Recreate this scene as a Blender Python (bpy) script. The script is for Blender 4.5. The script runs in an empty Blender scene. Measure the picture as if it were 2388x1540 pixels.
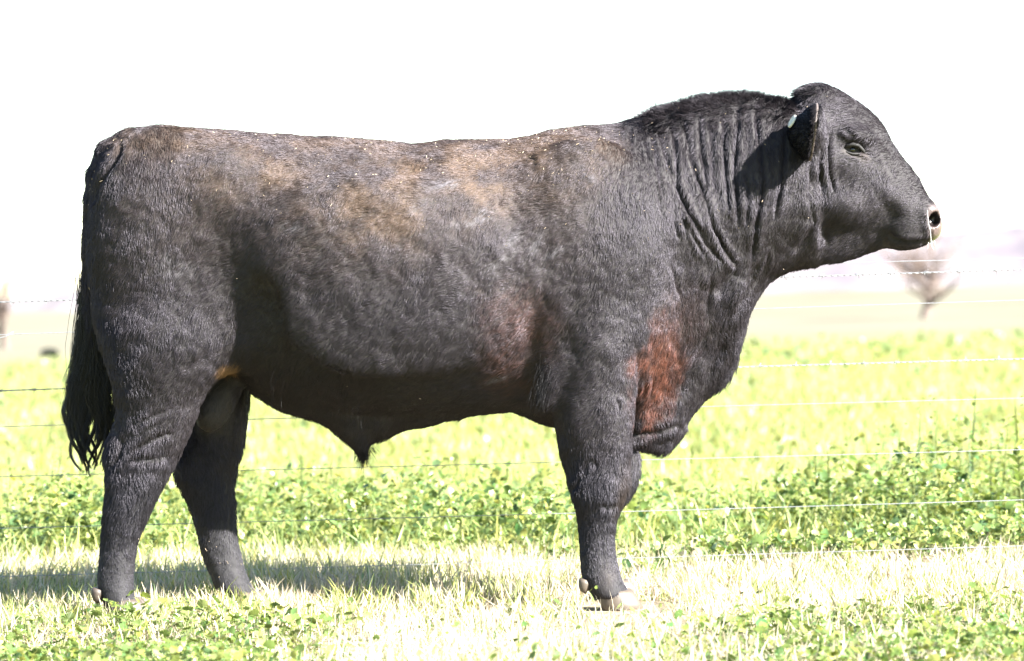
import bpy, math, random
import numpy as np
from mathutils import Vector, Matrix

random.seed(7)
rng = np.random.default_rng(7)
scene = bpy.context.scene

# ------------------------------------------------------------------ camera, sky, sun, exposure
CAM_H, CAM_D = 0.86, 10.0            # camera height, distance to the bull's middle plane
SLOPE = 0.0292                        # the pasture climbs gently to the right
cam_data = bpy.data.cameras.new('camera')
cam = bpy.data.objects.new('camera', cam_data)
scene.collection.objects.link(cam)
cam.location = (0, -CAM_D, CAM_H)
cam.rotation_euler = (math.radians(90 - 0.113), 0, 0)
cam_data.sensor_width = 36
cam_data.lens = 36 * 7600 / 2387
cam_data.clip_start = 0.1
cam_data.clip_end = 8000
cam_data.dof.use_dof = True
cam_data.dof.focus_distance = 9.75
cam_data.dof.aperture_fstop = 3.8
scene.camera = cam

SUN = Vector((1.45, -1.0, 1.12)).normalized()
world = bpy.data.worlds.new('World')
scene.world = world
world.use_nodes = True
wn = world.node_tree
sky = wn.nodes.new('ShaderNodeTexSky')
sky.sky_type = 'NISHITA'
sky.sun_disc = False
sky.sun_elevation = math.asin(SUN.z)
sky.sun_rotation = math.atan2(SUN.x, SUN.y)
sky.dust_density = 0.4
sky.air_density = 1.0
sky.ozone_density = 1.0
wn.links.new(sky.outputs[0], wn.nodes['Background'].inputs[0])
wn.nodes['Background'].inputs[1].default_value = 0.05

sun_data = bpy.data.lights.new('sun', 'SUN')
sun_data.energy = 5.0
sun_data.angle = math.radians(0.53)
sun_data.color = (1.0, 0.965, 0.915)
sun = bpy.data.objects.new('sun', sun_data)
sun.rotation_euler = SUN.to_track_quat('Z', 'Y').to_euler()
sun.location = (6, -8, 8)
scene.collection.objects.link(sun)

scene.view_settings.view_transform = 'Standard'
scene.view_settings.look = 'None'
scene.view_settings.gamma = 1.0
scene.view_settings.exposure = 3.0
scene.cycles.max_bounces = 6
scene.cycles.diffuse_bounces = 3
scene.cycles.transparent_max_bounces = 6

# ------------------------------------------------------------------ helpers
COL = scene.collection

def link(o, parent=None):
    COL.objects.link(o)
    if parent is not None:
        o.parent = parent
    return o

def empty(name, loc=(0, 0, 0)):
    o = bpy.data.objects.new(name, None)
    o.empty_display_size = 0.1
    o.location = loc
    return link(o)

def tag(o, label=None, cat=None, group=None, kind=None):
    if label: o['label'] = label
    if cat: o['category'] = cat
    if group: o['group'] = group
    if kind: o['kind'] = kind
    return o

def mesh_np(name, verts, faces, mat=None, smooth=False, cols=None):
    """faces: (n,k) int array or list of lists"""
    me = bpy.data.meshes.new(name)
    verts = np.asarray(verts, dtype=np.float32)
    if isinstance(faces, np.ndarray):
        n, k = faces.shape
        me.vertices.add(len(verts)); me.vertices.foreach_set('co', verts.ravel())
        me.loops.add(n * k); me.loops.foreach_set('vertex_index', faces.astype(np.int32).ravel())
        me.polygons.add(n); me.polygons.foreach_set('loop_start', np.arange(0, n * k, k, dtype=np.int32))
        me.update(calc_edges=True)
    else:
        me.from_pydata([tuple(v) for v in verts], [], faces)
    if smooth:
        me.polygons.foreach_set('use_smooth', np.ones(len(me.polygons), dtype=bool))
    if cols is not None:
        a = me.color_attributes.new('tint', 'FLOAT_COLOR', 'POINT')
        c = np.ones((len(verts), 4), dtype=np.float32); c[:, :3] = cols
        a.data.foreach_set('color', c.ravel())
    if mat: me.materials.append(mat)
    me.update()
    return me

def obj(name, me, parent=None, loc=(0, 0, 0)):
    o = bpy.data.objects.new(name, me)
    o.location = loc
    return link(o, parent)

def tube(points, radii, seg=8, cap=True):
    """verts, quad faces of a tapered tube through points"""
    P = [Vector(p) for p in points]
    n = len(P)
    V, F = [], []
    up = None
    for i in range(n):
        t = (P[min(i + 1, n - 1)] - P[max(i - 1, 0)]).normalized()
        if up is None:
            up = t.orthogonal().normalized()
        else:
            up = (up - t * up.dot(t))
            up = up.normalized() if up.length > 1e-6 else t.orthogonal().normalized()
        b = t.cross(up)
        for k in range(seg):
            a = 2 * math.pi * k / seg
            V.append(P[i] + (up * math.cos(a) + b * math.sin(a)) * radii[i])
    for i in range(n - 1):
        for k in range(seg):
            k2 = (k + 1) % seg
            F.append([i * seg + k, i * seg + k2, (i + 1) * seg + k2, (i + 1) * seg + k])
    if cap:
        F.append([k for k in range(seg)][::-1])
        F.append([(n - 1) * seg + k for k in range(seg)])
    return [tuple(v) for v in V], F

def join_geo(parts):
    V, F = [], []
    for v, f in parts:
        o = len(V)
        V += v
        F += [[i + o for i in q] for q in f]
    return V, F

# --- lattice noise in numpy
def _hash(ix, iy, iz, seed):
    h = (ix.astype(np.int64) * 374761393 + iy.astype(np.int64) * 668265263 + iz.astype(np.int64) * 2147483647 + seed * 144665) & 0xffffffff
    h = ((h ^ (h >> 13)) * 1274126177) & 0xffffffff
    h = h ^ (h >> 16)
    return (h & 0xffff).astype(np.float32) / 65535.0

def vnoise(p, seed=0):
    i = np.floor(p).astype(np.int64); f = (p - i).astype(np.float32)
    f = f * f * (3 - 2 * f)
    x, y, z = i[:, 0], i[:, 1], i[:, 2]
    fx, fy, fz = f[:, 0], f[:, 1], f[:, 2]
    def c(a, b, d): return _hash(x + a, y + b, z + d, seed)
    x00 = c(0, 0, 0) * (1 - fx) + c(1, 0, 0) * fx
    x10 = c(0, 1, 0) * (1 - fx) + c(1, 1, 0) * fx
    x01 = c(0, 0, 1) * (1 - fx) + c(1, 0, 1) * fx
    x11 = c(0, 1, 1) * (1 - fx) + c(1, 1, 1) * fx
    return (x00 * (1 - fy) + x10 * fy) * (1 - fz) + (x01 * (1 - fy) + x11 * fy) * fz

def fbm(p, octaves=3, seed=0):
    s, a, t = 0, 1.0, 0
    for o in range(octaves):
        s = s + a * vnoise(p * (2 ** o) + 17.3 * o, seed + o); t += a; a *= 0.5
    return s / t

def ss(a, b, x):
    t = np.clip((x - a) / (b - a), 0, 1)
    return t * t * (3 - 2 * t)

def pchip(xs, ys, x):
    xs = np.asarray(xs, float); ys = np.asarray(ys, float)
    h = np.diff(xs); d = np.diff(ys) / h
    m = np.zeros_like(ys); m[0] = d[0]; m[-1] = d[-1]
    for i in range(1, len(xs) - 1):
        if d[i - 1] * d[i] > 0:
            w1, w2 = 2 * h[i] + h[i - 1], h[i] + 2 * h[i - 1]
            m[i] = (w1 + w2) / (w1 / d[i - 1] + w2 / d[i])
    xc = np.clip(x, xs[0], xs[-1])
    k = np.clip(np.searchsorted(xs, xc) - 1, 0, len(h) - 1)
    t = (xc - xs[k]) / h[k]
    t2, t3 = t * t, t * t * t
    return ((2 * t3 - 3 * t2 + 1) * ys[k] + (t3 - 2 * t2 + t) * h[k] * m[k] + (-2 * t3 + 3 * t2) * ys[k + 1] + (t3 - t2) * h[k] * m[k + 1])

# sculpting units: 760 to the metre; u to the right, v downwards, w away from the viewer
S = 760.0
U0, V0 = 1193.5, 755.0
def to_world(uvw):
    uvw = np.asarray(uvw, dtype=float)
    return np.stack([(uvw[..., 0] - U0) / S, uvw[..., 2] / S, (V0 - uvw[..., 1]) / S + CAM_H], axis=-1)

def pc(u, v, w):
    """true size of something whose measured outline lies w in front of or behind the middle plane"""
    k = 1 + w / 7600.0
    return U0 + (u - U0) * k, V0 + (v - V0) * k

def px(u, v, dist):
    """place seen at u, v at the given distance from the camera"""
    return Vector(((u - U0) / 7600 * dist, dist - CAM_D, CAM_H + (V0 - v) / 7600 * dist))

def ground_z(x, y):
    return SLOPE * x

# ------------------------------------------------------------------ materials
def new_mat(name):
    m = bpy.data.materials.new(name)
    m.use_nodes = True
    nt = m.node_tree
    return m, nt, nt.nodes, nt.links, nt.nodes['Principled BSDF']

def noise_node(nt, scale, detail=3, rough=0.55, vec=None):
    n = nt.nodes.new('ShaderNodeTexNoise')
    n.inputs['Scale'].default_value = scale
    n.inputs['Detail'].default_value = detail
    n.inputs['Roughness'].default_value = rough
    if vec is not None: nt.links.new(vec, n.inputs['Vector'])
    return n

def ramp_node(nt, fac, stops):
    r = nt.nodes.new('ShaderNodeValToRGB')
    e = r.color_ramp.elements
    while len(e) < len(stops): e.new(0.5)
    for i, (p, c) in enumerate(stops):
        e[i].position = p; e[i].color = (*c, 1)
    nt.links.new(fac, r.inputs[0])
    return r

def plain(name, col, rough=0.7, var=0.25, scale=30, bump=0.0, metal=0.0, spec=0.5):
    m, nt, N, L, b = new_mat(name)
    tc = N.new('ShaderNodeTexCoord')
    n = noise_node(nt, scale, 4, 0.6, tc.outputs['Object'])
    c0 = tuple(max(0, c * (1 - var)) for c in col); c1 = tuple(min(1, c * (1 + var)) for c in col)
    r = ramp_node(nt, n.outputs['Fac'], [(0.3, c0), (0.7, c1)])
    L.new(r.outputs[0], b.inputs['Base Color'])
    b.inputs['Roughness'].default_value = rough
    b.inputs['Metallic'].default_value = metal
    b.inputs['Specular IOR Level'].default_value = spec
    if bump:
        bp = N.new('ShaderNodeBump'); bp.inputs['Strength'].default_value = bump; bp.inputs['Distance'].default_value = 0.004
        L.new(n.outputs['Fac'], bp.inputs['Height']); L.new(bp.outputs[0], b.inputs['Normal'])
    return m

def leaf_mat(name, col, trans=0.45, rough=0.5, per_object=False):
    """two-sided leaf: reflects and lets light through; tint from the mesh, or random for each object"""
    m, nt, N, L, b = new_mat(name)
    out = N['Material Output']
    if per_object:
        oi = N.new('ShaderNodeObjectInfo')
        c = ramp_node(nt, oi.outputs['Random'], [(0.0, tuple(x * 0.65 for x in col)), (0.5, col), (1.0, (col[0] * 1.5, col[1] * 1.25, col[2] * 1.1))]).outputs[0]
    else:
        at = N.new('ShaderNodeAttribute'); at.attribute_name = 'tint'
        c = at.outputs['Color']
    tc = N.new('ShaderNodeTexCoord')
    n = noise_node(nt, 60, 3, 0.6, tc.outputs['Object'])
    mx = N.new('ShaderNodeMixRGB'); mx.blend_type = 'MULTIPLY'; mx.inputs[0].default_value = 0.5
    L.new(c, mx.inputs[1])
    rr = ramp_node(nt, n.outputs['Fac'], [(0.3, (0.6, 0.65, 0.55)), (0.7, (1, 1, 1))])
    L.new(rr.outputs[0], mx.inputs[2])
    L.new(mx.outputs[0], b.inputs['Base Color'])
    b.inputs['Roughness'].default_value = rough
    b.inputs['Specular IOR Level'].default_value = 0.5
    tr = N.new('ShaderNodeBsdfTranslucent')
    hs = N.new('ShaderNodeHueSaturation'); hs.inputs['Saturation'].default_value = 1.1; hs.inputs['Value'].default_value = 1.25
    L.new(mx.outputs[0], hs.inputs['Color']); L.new(hs.outputs[0], tr.inputs['Color'])
    ms = N.new('ShaderNodeMixShader'); ms.inputs[0].default_value = trans
    L.new(b.outputs[0], ms.inputs[1]); L.new(tr.outputs[0], ms.inputs[2]); L.new(ms.outputs[0], out.inputs[0])
    return m

# ------------------------------------------------------------------ the land
def ground_material():
    m, nt, N, L, b = new_mat('pasture_soil')
    geo = N.new('ShaderNodeNewGeometry')
    sep = N.new('ShaderNodeSeparateXYZ'); L.new(geo.outputs['Position'], sep.inputs[0])
    # green turf with pale patches
    mp = N.new('ShaderNodeMapping'); mp.inputs['Scale'].default_value = (1, 0.45, 1); L.new(geo.outputs['Position'], mp.inputs['Vector'])
    n1 = noise_node(nt, 0.55, 6, 0.62, mp.outputs[0])
    n2 = noise_node(nt, 14, 5, 0.7, geo.outputs['Position'])
    turf = ramp_node(nt, n1.outputs['Fac'], [(0.30, (0.09, 0.135, 0.03)), (0.46, (0.19, 0.21, 0.06)), (0.60, (0.26, 0.26, 0.10)), (0.75, (0.34, 0.32, 0.18))])
    straw = ramp_node(nt, n2.outputs['Fac'], [(0.3, (0.12, 0.09, 0.06)), (0.5, (0.22, 0.18, 0.125)), (0.7, (0.34, 0.29, 0.21))])
    # dry trodden strip where the bull stands (a band across the land)
    def band(a, b2, c, d):
        mr = N.new('ShaderNodeMapRange'); mr.inputs[1].default_value = a; mr.inputs[2].default_value = b2; mr.interpolation_type = 'SMOOTHSTEP'
        mr2 = N.new('ShaderNodeMapRange'); mr2.inputs[1].default_value = c; mr2.inputs[2].default_value = d; mr2.inputs[3].default_value = 1; mr2.inputs[4].default_value = 0; mr2.interpolation_type = 'SMOOTHSTEP'
        ad = N.new('ShaderNodeMath'); ad.operation = 'MULTIPLY_ADD'; ad.inputs[1].default_value = 0.9
        L.new(n1.outputs['Fac'], ad.inputs[0]); L.new(sep.outputs['Y'], ad.inputs[2])
        L.new(ad.outputs[0], mr.inputs[0]); L.new(ad.outputs[0], mr2.inputs[0])
        mu = N.new('ShaderNodeMath'); mu.operation = 'MULTIPLY'; L.new(mr.outputs[0], mu.inputs[0]); L.new(mr2.outputs[0], mu.inputs[1])
        return mu
    bd = band(-1.6, -0.3, 1.9, 2.7)
    mx = N.new('ShaderNodeMixRGB'); L.new(bd.outputs[0], mx.inputs[0]); L.new(turf.outputs[0], mx.inputs[1]); L.new(straw.outputs[0], mx.inputs[2])
    # far out the green field ends and pale dry grass takes over
    far = N.new('ShaderNodeMapRange'); far.inputs[1].default_value = 35; far.inputs[2].default_value = 200; far.interpolation_type = 'SMOOTHSTEP'
    L.new(sep.outputs['Y'], far.inputs[0])
    n3 = noise_node(nt, 0.03, 4, 0.6, geo.outputs['Position'])
    dry = ramp_node(nt, n3.outputs['Fac'], [(0.35, (0.120, 0.112, 0.076)), (0.65, (0.165, 0.152, 0.115))])
    mx2 = N.new('ShaderNodeMixRGB'); L.new(far.outputs[0], mx2.inputs[0]); L.new(mx.outputs[0], mx2.inputs[1]); L.new(dry.outputs[0], mx2.inputs[2])
    L.new(mx2.outputs[0], b.inputs['Base Color'])
    b.inputs['Roughness'].default_value = 1.0
    b.inputs['Specular IOR Level'].default_value = 0.1
    bp = N.new('ShaderNodeBump'); bp.inputs['Strength'].default_value = 0.8; bp.inputs['Distance'].default_value = 0.02
    L.new(n2.outputs['Fac'], bp.inputs['Height']); L.new(bp.outputs[0], b.inputs['Normal'])
    return m

def relief(x, y):
    """small unevenness of the near ground, metres"""
    p = np.stack([x * 1.1, y * 1.1, np.zeros_like(x)], -1)
    a = (fbm(p, 3, 5) - 0.5) * 0.05
    fade = np.exp(-(np.hypot(x, y) / 9.0) ** 2)
    return a * fade

def land():
    # one sheet, fine near the bull and coarse towards the horizon; beyond the field it climbs as a dry hillside
    xs = np.concatenate([-np.geomspace(2400, 4, 40), np.linspace(-3.6, 3.6, 73), np.geomspace(4, 2400, 40)])
    ys = np.concatenate([[-60, -30, -20, -15, -12, -10], np.linspace(-8, 8, 129), np.geomspace(8.5, 3000, 90)])
    X, Y = np.meshgrid(xs, ys)
    x, y = X.ravel(), Y.ravel()
    z = SLOPE * x + relief(x, y)
    hill = ss(170, 700, y)
    z = z + hill * (6.0 + 2.0 * (fbm(np.stack([x / 160, y / 160, 0 * x], -1), 3, 9) - 0.5)) - ss(700, 1100, y) * 3
    nx = len(xs)
    i = np.arange(len(ys) - 1)[:, None] * nx + np.arange(nx - 1)[None, :]
    F = np.stack([i, i + 1, i + nx + 1, i + nx], -1).reshape(-1, 4)
    me = mesh_np('ground', np.stack([x, y, z], -1), F, ground_material(), smooth=True)
    return tag(obj('ground', me), 'green pasture with a dry straw strip and pale hillside beyond', None, None, 'structure')

def far_hills():
    xs = np.linspace(-900, 900, 360); ys = np.linspace(1500, 2000, 10)
    X, Y = np.meshgrid(xs, ys); x, y = X.ravel(), Y.ravel()
    p = np.stack([x / 55, y / 400, 0 * x], -1)
    z = SLOPE * x + (38 + 8 * np.clip(x / 250, -1, 1.5)) * ss(1480, 1750, y) + 24 * (fbm(p, 4, 21) - 0.5) * ss(1500, 1650, y) - 4
    nx = len(xs)
    i = np.arange(len(ys) - 1)[:, None] * nx + np.arange(nx - 1)[None, :]
    F = np.stack([i, i + 1, i + nx + 1, i + nx], -1).reshape(-1, 4)
    m, nt, N, L, b = new_mat('winter_hill')
    geo = N.new('ShaderNodeNewGeometry')
    n = noise_node(nt, 0.02, 5, 0.65, geo.outputs['Position'])
    r = ramp_node(nt, n.outputs['Fac'], [(0.38, (0.088, 0.076, 0.090)), (0.52, (0.125, 0.108, 0.112)), (0.68, (0.18, 0.165, 0.155))])
    L.new(r.outputs[0], b.inputs['Base Color']); b.inputs['Roughness'].default_value = 1
    tag(obj('hills', mesh_np('hills', np.stack([x, y, z], -1), F, m, smooth=True)), 'faint mauve wooded hills along the horizon', None, None, 'structure')

land()
far_hills()

# ------------------------------------------------------------------ the bull: a sculpted field turned into one continuous skin
def build_bull_skin():
    H = 6.3
    lo = np.array([165.0, 185.0, -335.0]); hi = np.array([2215.0, 1428.0, 335.0])
    n = np.ceil((hi - lo) / H).astype(int) + 1
    ax = [lo[i] + H * np.arange(n[i]) for i in range(3)]
    F = np.full(n, 60.0, dtype=np.float32)

    def box(b):
        s = []
        for i in range(3):
            a = max(0, int(np.floor((b[2 * i] - lo[i]) / H)) - 1); c = min(n[i], int(np.ceil((b[2 * i + 1] - lo[i]) / H)) + 2)
            s.append(slice(a, c))
        g = np.meshgrid(*[ax[i][s[i]].astype(np.float32) for i in range(3)], indexing='ij', sparse=True)
        return tuple(s), g

    def add(b, fn, k=18, sub=False):
        s, (u, v, w) = box(b)
        f = np.broadcast_to(fn(u, v, w), F[s].shape).astype(np.float32)
        a = F[s]
        if sub:
            f = -f
            h = np.clip(0.5 - 0.5 * (a - f) / k, 0, 1)   # smooth max(a, -d)
            F[s] = a * (1 - h) + f * h + k * h * (1 - h)
        else:
            h = np.clip(0.5 + 0.5 * (f - a) / k, 0, 1)
            F[s] = f * (1 - h) + a * h - k * h * (1 - h)

    def loft_u(rows, k=18, wc=0.0):
        """rows: u, top, widest, bottom, half width, upper exponent, lower exponent"""
        R = np.array(rows, float)
        u0, u1 = R[0, 0], R[-1, 0]
        def fn(u, v, w):
            uu = u.ravel()
            c = [pchip(R[:, 0], R[:, j], uu).reshape(u.shape).astype(np.float32) for j in range(1, 7)]
            top, mid, bot, hw, nt, nb = c
            up = v < mid
            hh = np.where(up, mid - top, bot - mid)
            ex = np.where(up, nt, nb)
            a = np.abs(v - mid) / hh; b2 = np.abs(w - wc) / hw
            r = (a ** ex + b2 ** ex) ** (1 / ex)
            d = (r - 1) * np.minimum(hh, hw)
            return np.maximum(d, np.maximum(u0 - u, u - u1))
        m = max(R[:, 4]) + 40
        add((u0 - 30, u1 + 30, R[:, 1].min() - 40, R[:, 3].max() + 40, wc - m, wc + m), fn, k)

    def loft_v(rows, wc, k=16, persp=True):
        """rows: v, left, right, depth offset, half depth, exponent (limb seen from the side)"""
        R = np.array(rows, float)
        if persp:
            kx = 1 + (wc + R[:, 3]) / 7600
            R[:, 0] = V0 + (R[:, 0] - V0) * kx
            R[:, 1] = U0 + (R[:, 1] - U0) * kx; R[:, 2] = U0 + (R[:, 2] - U0) * kx
        v0, v1 = R[0, 0], R[-1, 0]
        def fn(u, v, w):
            vv = v.ravel()
            c = [pchip(R[:, 0], R[:, j], vv).reshape(v.shape).astype(np.float32) for j in range(1, 6)]
            l, r_, wo, hd, ex = c
            a = np.abs(u - (l + r_) / 2) / ((r_ - l) / 2); b2 = np.abs(w - wc - wo) / hd
            r = (a ** ex + b2 ** ex) ** (1 / ex)
            d = (r - 1) * np.minimum((r_ - l) / 2, hd)
            return np.maximum(d, np.maximum(v0 - v, v - v1))
        m = max(R[:, 4] + np.abs(R[:, 3])) + 40
        add((R[:, 1].min() - 40, R[:, 2].max() + 40, v0 - 30, v1 + 30, wc - m, wc + m), fn, k)

    def ell(c, r, k=18, rot=0.0, sub=False, both=False):
        """ellipsoid, turned by rot degrees in the side plane (positive turns +u towards +v)"""
        for sg in ((1, -1) if both else (1,)):
            cu, cv, cw = c[0], c[1], c[2] * sg
            ca, sa = math.cos(math.radians(rot)), math.sin(math.radians(rot))
            def fn(u, v, w):
                du, dv = u - cu, v - cv
                a = (du * ca + dv * sa) / r[0]; b2 = (-du * sa + dv * ca) / r[1]; e = (w - cw) / r[2]
                q = np.sqrt(a * a + b2 * b2 + e * e)
                return (q - 1) * min(r)
            R = max(r) * 1.2 + 35
            add((cu - R, cu + R, cv - R, cv + R, cw - R, cw + R), fn, k, sub)

    def cone(p, q, ra, rb, k=14):
        p = np.array(p, float); q = np.array(q, float); d = q - p; L2 = float(d @ d)
        def fn(u, v, w):
            t = np.clip(((u - p[0]) * d[0] + (v - p[1]) * d[1] + (w - p[2]) * d[2]) / L2, 0, 1)
            r = ra + (rb - ra) * t
            return np.sqrt((u - p[0] - d[0] * t) ** 2 + (v - p[1] - d[1] * t) ** 2 + (w - p[2] - d[2] * t) ** 2) - r
        R = max(ra, rb) + 35
        b = []
        for i in range(3): b += [min(p[i], q[i]) - R, max(p[i], q[i]) + R]
        add(b, fn, k)

    # trunk
    loft_u([
        (222, 425, 520, 700, 62, 2.0, 2.0), (232, 388, 520, 800, 112, 2.1, 2.0), (252, 352, 515, 840, 150, 2.2, 2.0),
        (290, 322, 510, 850, 182, 2.3, 2.0), (340, 303, 505, 852, 203, 2.4, 2.0), (385, 298, 500, 850, 214, 2.4, 2.0),
        (440, 303, 500, 850, 220, 2.5, 2.0), (520, 304, 520, 865, 228, 2.5, 2.0), (600, 311, 560, 905, 246, 2.4, 2.1),
        (700, 319, 595, 940, 276, 2.3, 2.05), (800, 323, 620, 958, 294, 2.3, 2.1), (900, 330, 635, 965, 303, 2.3, 2.15),
        (960, 335, 640, 965, 305, 2.3, 2.3), (1050, 329, 635, 960, 304, 2.3, 2.3), (1150, 328, 625, 955, 296, 2.3, 2.2),
        (1220, 322, 615, 960, 284, 2.2, 2.1), (1280, 306, 605, 982, 274, 2.2, 2.0), (1340, 296, 600, 990, 266, 2.1, 2.0),
        (1420, 292, 600, 985, 262, 2.0, 1.9), (1480, 285, 590, 980, 254, 2.0, 1.8), (1540, 290, 580, 940, 225, 2.0, 1.7), (1585, 320, 570, 880, 150, 2, 1.8)], 10)
    # neck with its crest and the hanging dewlap
    loft_u([
        (1380, 315, 560, 900, 200, 1.9, 1.8), (1470, 285, 560, 985, 222, 1.8, 1.5), (1520, 263, 550, 1000, 214, 1.7, 1.4), (1565, 247, 540, 985, 203, 1.7, 1.3),
        (1610, 234, 520, 965, 190, 1.7, 1.25), (1655, 225, 500, 918, 178, 1.75, 1.25), (1690, 222, 490, 885, 170, 1.8, 1.25), (1712, 222, 485, 850, 166, 1.8, 1.3),
        (1730, 222, 480, 790, 162, 1.85, 1.35), (1750, 224, 470, 720, 158, 1.9, 1.5), (1775, 227, 460, 682, 154, 1.9, 1.6), (1805, 233, 450, 648, 148, 1.9, 1.7),
        (1850, 240, 430, 622, 138, 1.9, 1.8), (1900, 250, 430, 610, 118, 2, 1.8)], 22)
    # brisket, lower lobe of the dewlap
    loft_u([(1400, 800, 930, 985, 80, 2, 2), (1470, 780, 950, 1030, 78, 2, 1.9), (1500, 780, 960, 1047, 72, 2, 1.9), (1540, 770, 950, 1044, 66, 2, 1.8), (1575, 760, 930, 1020, 58, 2, 1.8), (1605, 740, 900, 975, 50, 2, 1.7), (1640, 720, 860, 926, 42, 2, 1.6), (1690, 700, 800, 884, 36, 2, 1.6), (1715, 700, 780, 845, 30, 2, 1.6)], 20)
    cone((1455, 1022, -55), (1545, 1038, -8), 15, 17, 10)
    cone((1545, 1038, -8), (1590, 1000, 0), 17, 14, 10)
    # sheath fold under the belly
    loft_u([(590, 840, 885, 915, 60, 2, 2), (640, 860, 905, 948, 70, 2, 1.8), (700, 880, 925, 968, 70, 2, 1.7), (760, 890, 940, 993, 66, 2, 1.6), (800, 890, 955, 1022, 56, 2, 1.5), (840, 890, 960, 1035, 50, 2, 1.5),
            (890, 890, 960, 1026, 48, 2, 1.5), (940, 890, 950, 1004, 50, 2, 1.6), (1000, 880, 945, 992, 56, 2, 1.7), (1100, 870, 935, 970, 60, 2, 1.8), (1180, 860, 920, 957, 60, 2, 2)], 16)
    cone((828, 1005, 0), (846, 1058, 0), 34, 13, 18)
    # chest floor between the forelegs
    ell((1330, 900, 0), (130, 92, 130), 30)

    # head
    loft_u([
        (1838, 300, 420, 600, 118, 2, 2.0), (1865, 232, 410, 585, 122, 2.0, 2.1), (1890, 207, 405, 590, 119, 2.0, 1.8), (1915, 199, 400, 580, 116, 2.1, 1.7), (1950, 210, 400, 575, 112, 2.2, 1.65),
        (1990, 232, 405, 570, 106, 2.3, 1.65), (2025, 257, 420, 565, 98, 2.3, 1.65), (2055, 288, 435, 562, 89, 2.3, 1.7), (2075, 325, 455, 564, 82, 2.3, 1.8), (2095, 357, 475, 574, 77, 2.3, 1.9),
        (2115, 382, 490, 578, 74, 2.3, 2.0), (2135, 408, 500, 573, 73, 2.3, 2.1), (2152, 440, 508, 569, 72, 2.3, 2.2), (2165, 464, 514, 566, 70, 2.3, 2.2), (2178, 483, 520, 560, 62, 2.3, 2.2), (2187, 496, 524, 552, 48, 2.2, 2.2), (2193, 508, 526, 544, 28, 2, 2)], 14)
    # lower jaw, set in under the cheeks
    loft_u([(1800, 430, 540, 640, 92, 2, 1.8), (1850, 430, 550, 622, 72, 2, 1.9), (1890, 440, 555, 617, 46, 2, 2), (1940, 440, 555, 614, 38, 2, 2), (1990, 440, 548, 603, 36, 2, 2), (2030, 450, 543, 588, 38, 2, 2), (2060, 470, 540, 576, 42, 2, 2), (2090, 480, 538, 571, 46, 2, 2)], 26)
    ell((1900, 228, 0), (44, 30, 62), 16)                       # poll
    ell((1948, 455, 70), (78, 66, 42), 18, 10, both=True)       # cheek
    ell((1987, 320, 90), (48, 20, 30), 12, 14, both=True)       # brow
    ell((2055, 440, 52), (95, 26, 30), 18, 40, both=True)       # cheekbone ridge towards the nose
    ell((2157, 505, 44), (30, 36, 30), 14, both=True)           # nostril wing
    ell((2110, 530, 40), (48, 34, 36), 14, both=True)           # upper lip
    ell((2112, 562, 0), (42, 17, 44), 10)                       # chin
    ell((2170, 513, 62), (15, 19, 34), 4, 20, sub=True, both=True)      # nostril
    ell((1979, 353, 112), (24, 11, 16), 8, 10, sub=True, both=True)     # eye socket
    ell((2064, 508, 88), (22, 26, 20), 14, 25, sub=True, both=True)     # hollow at the mouth corner
    ell((1945, 432, 118), (60, 26, 14), 18, 0, sub=True, both=True)     # below the eye
    # ear roots
    ell((1888, 300, 112), (24, 55, 34), 18, 0, both=True)

    # shoulders, upper arms, thighs
    ell((1330, 560, 200), (150, 235, 84), 40, 14, both=True)    # shoulder blade
    ell((1395, 790, 176), (96, 165, 84), 26, 6, both=True)      # upper arm
    ell((1295, 860, 196), (38, 92, 42), 20, 16, both=True)      # elbow
    ell((1465, 760, 170), (48, 90, 56), 24, 10, both=True)      # point of shoulder
    ell((380, 600, 132), (158, 268, 84), 60, -4, both=True)     # thigh
    ell((490, 760, 160), (100, 120, 66), 60, 30, both=True)      # stifle
    ell((335, 440, 110), (85, 84, 84), 30, both=True)          # pin bone muscle
    ell((560, 440, 176), (100, 80, 46), 50, 10, both=True)       # hook bone
    ell((900, 660, 268), (260, 210, 46), 40, both=True)         # ribs
    ell((610, 800, 262), (48, 120, 40), 34, 18, sub=True, both=True)   # flank hollow
    ell((1232, 850, 300), (26, 110, 60), 26, 8, sub=True, both=True)   # behind the elbow

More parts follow.
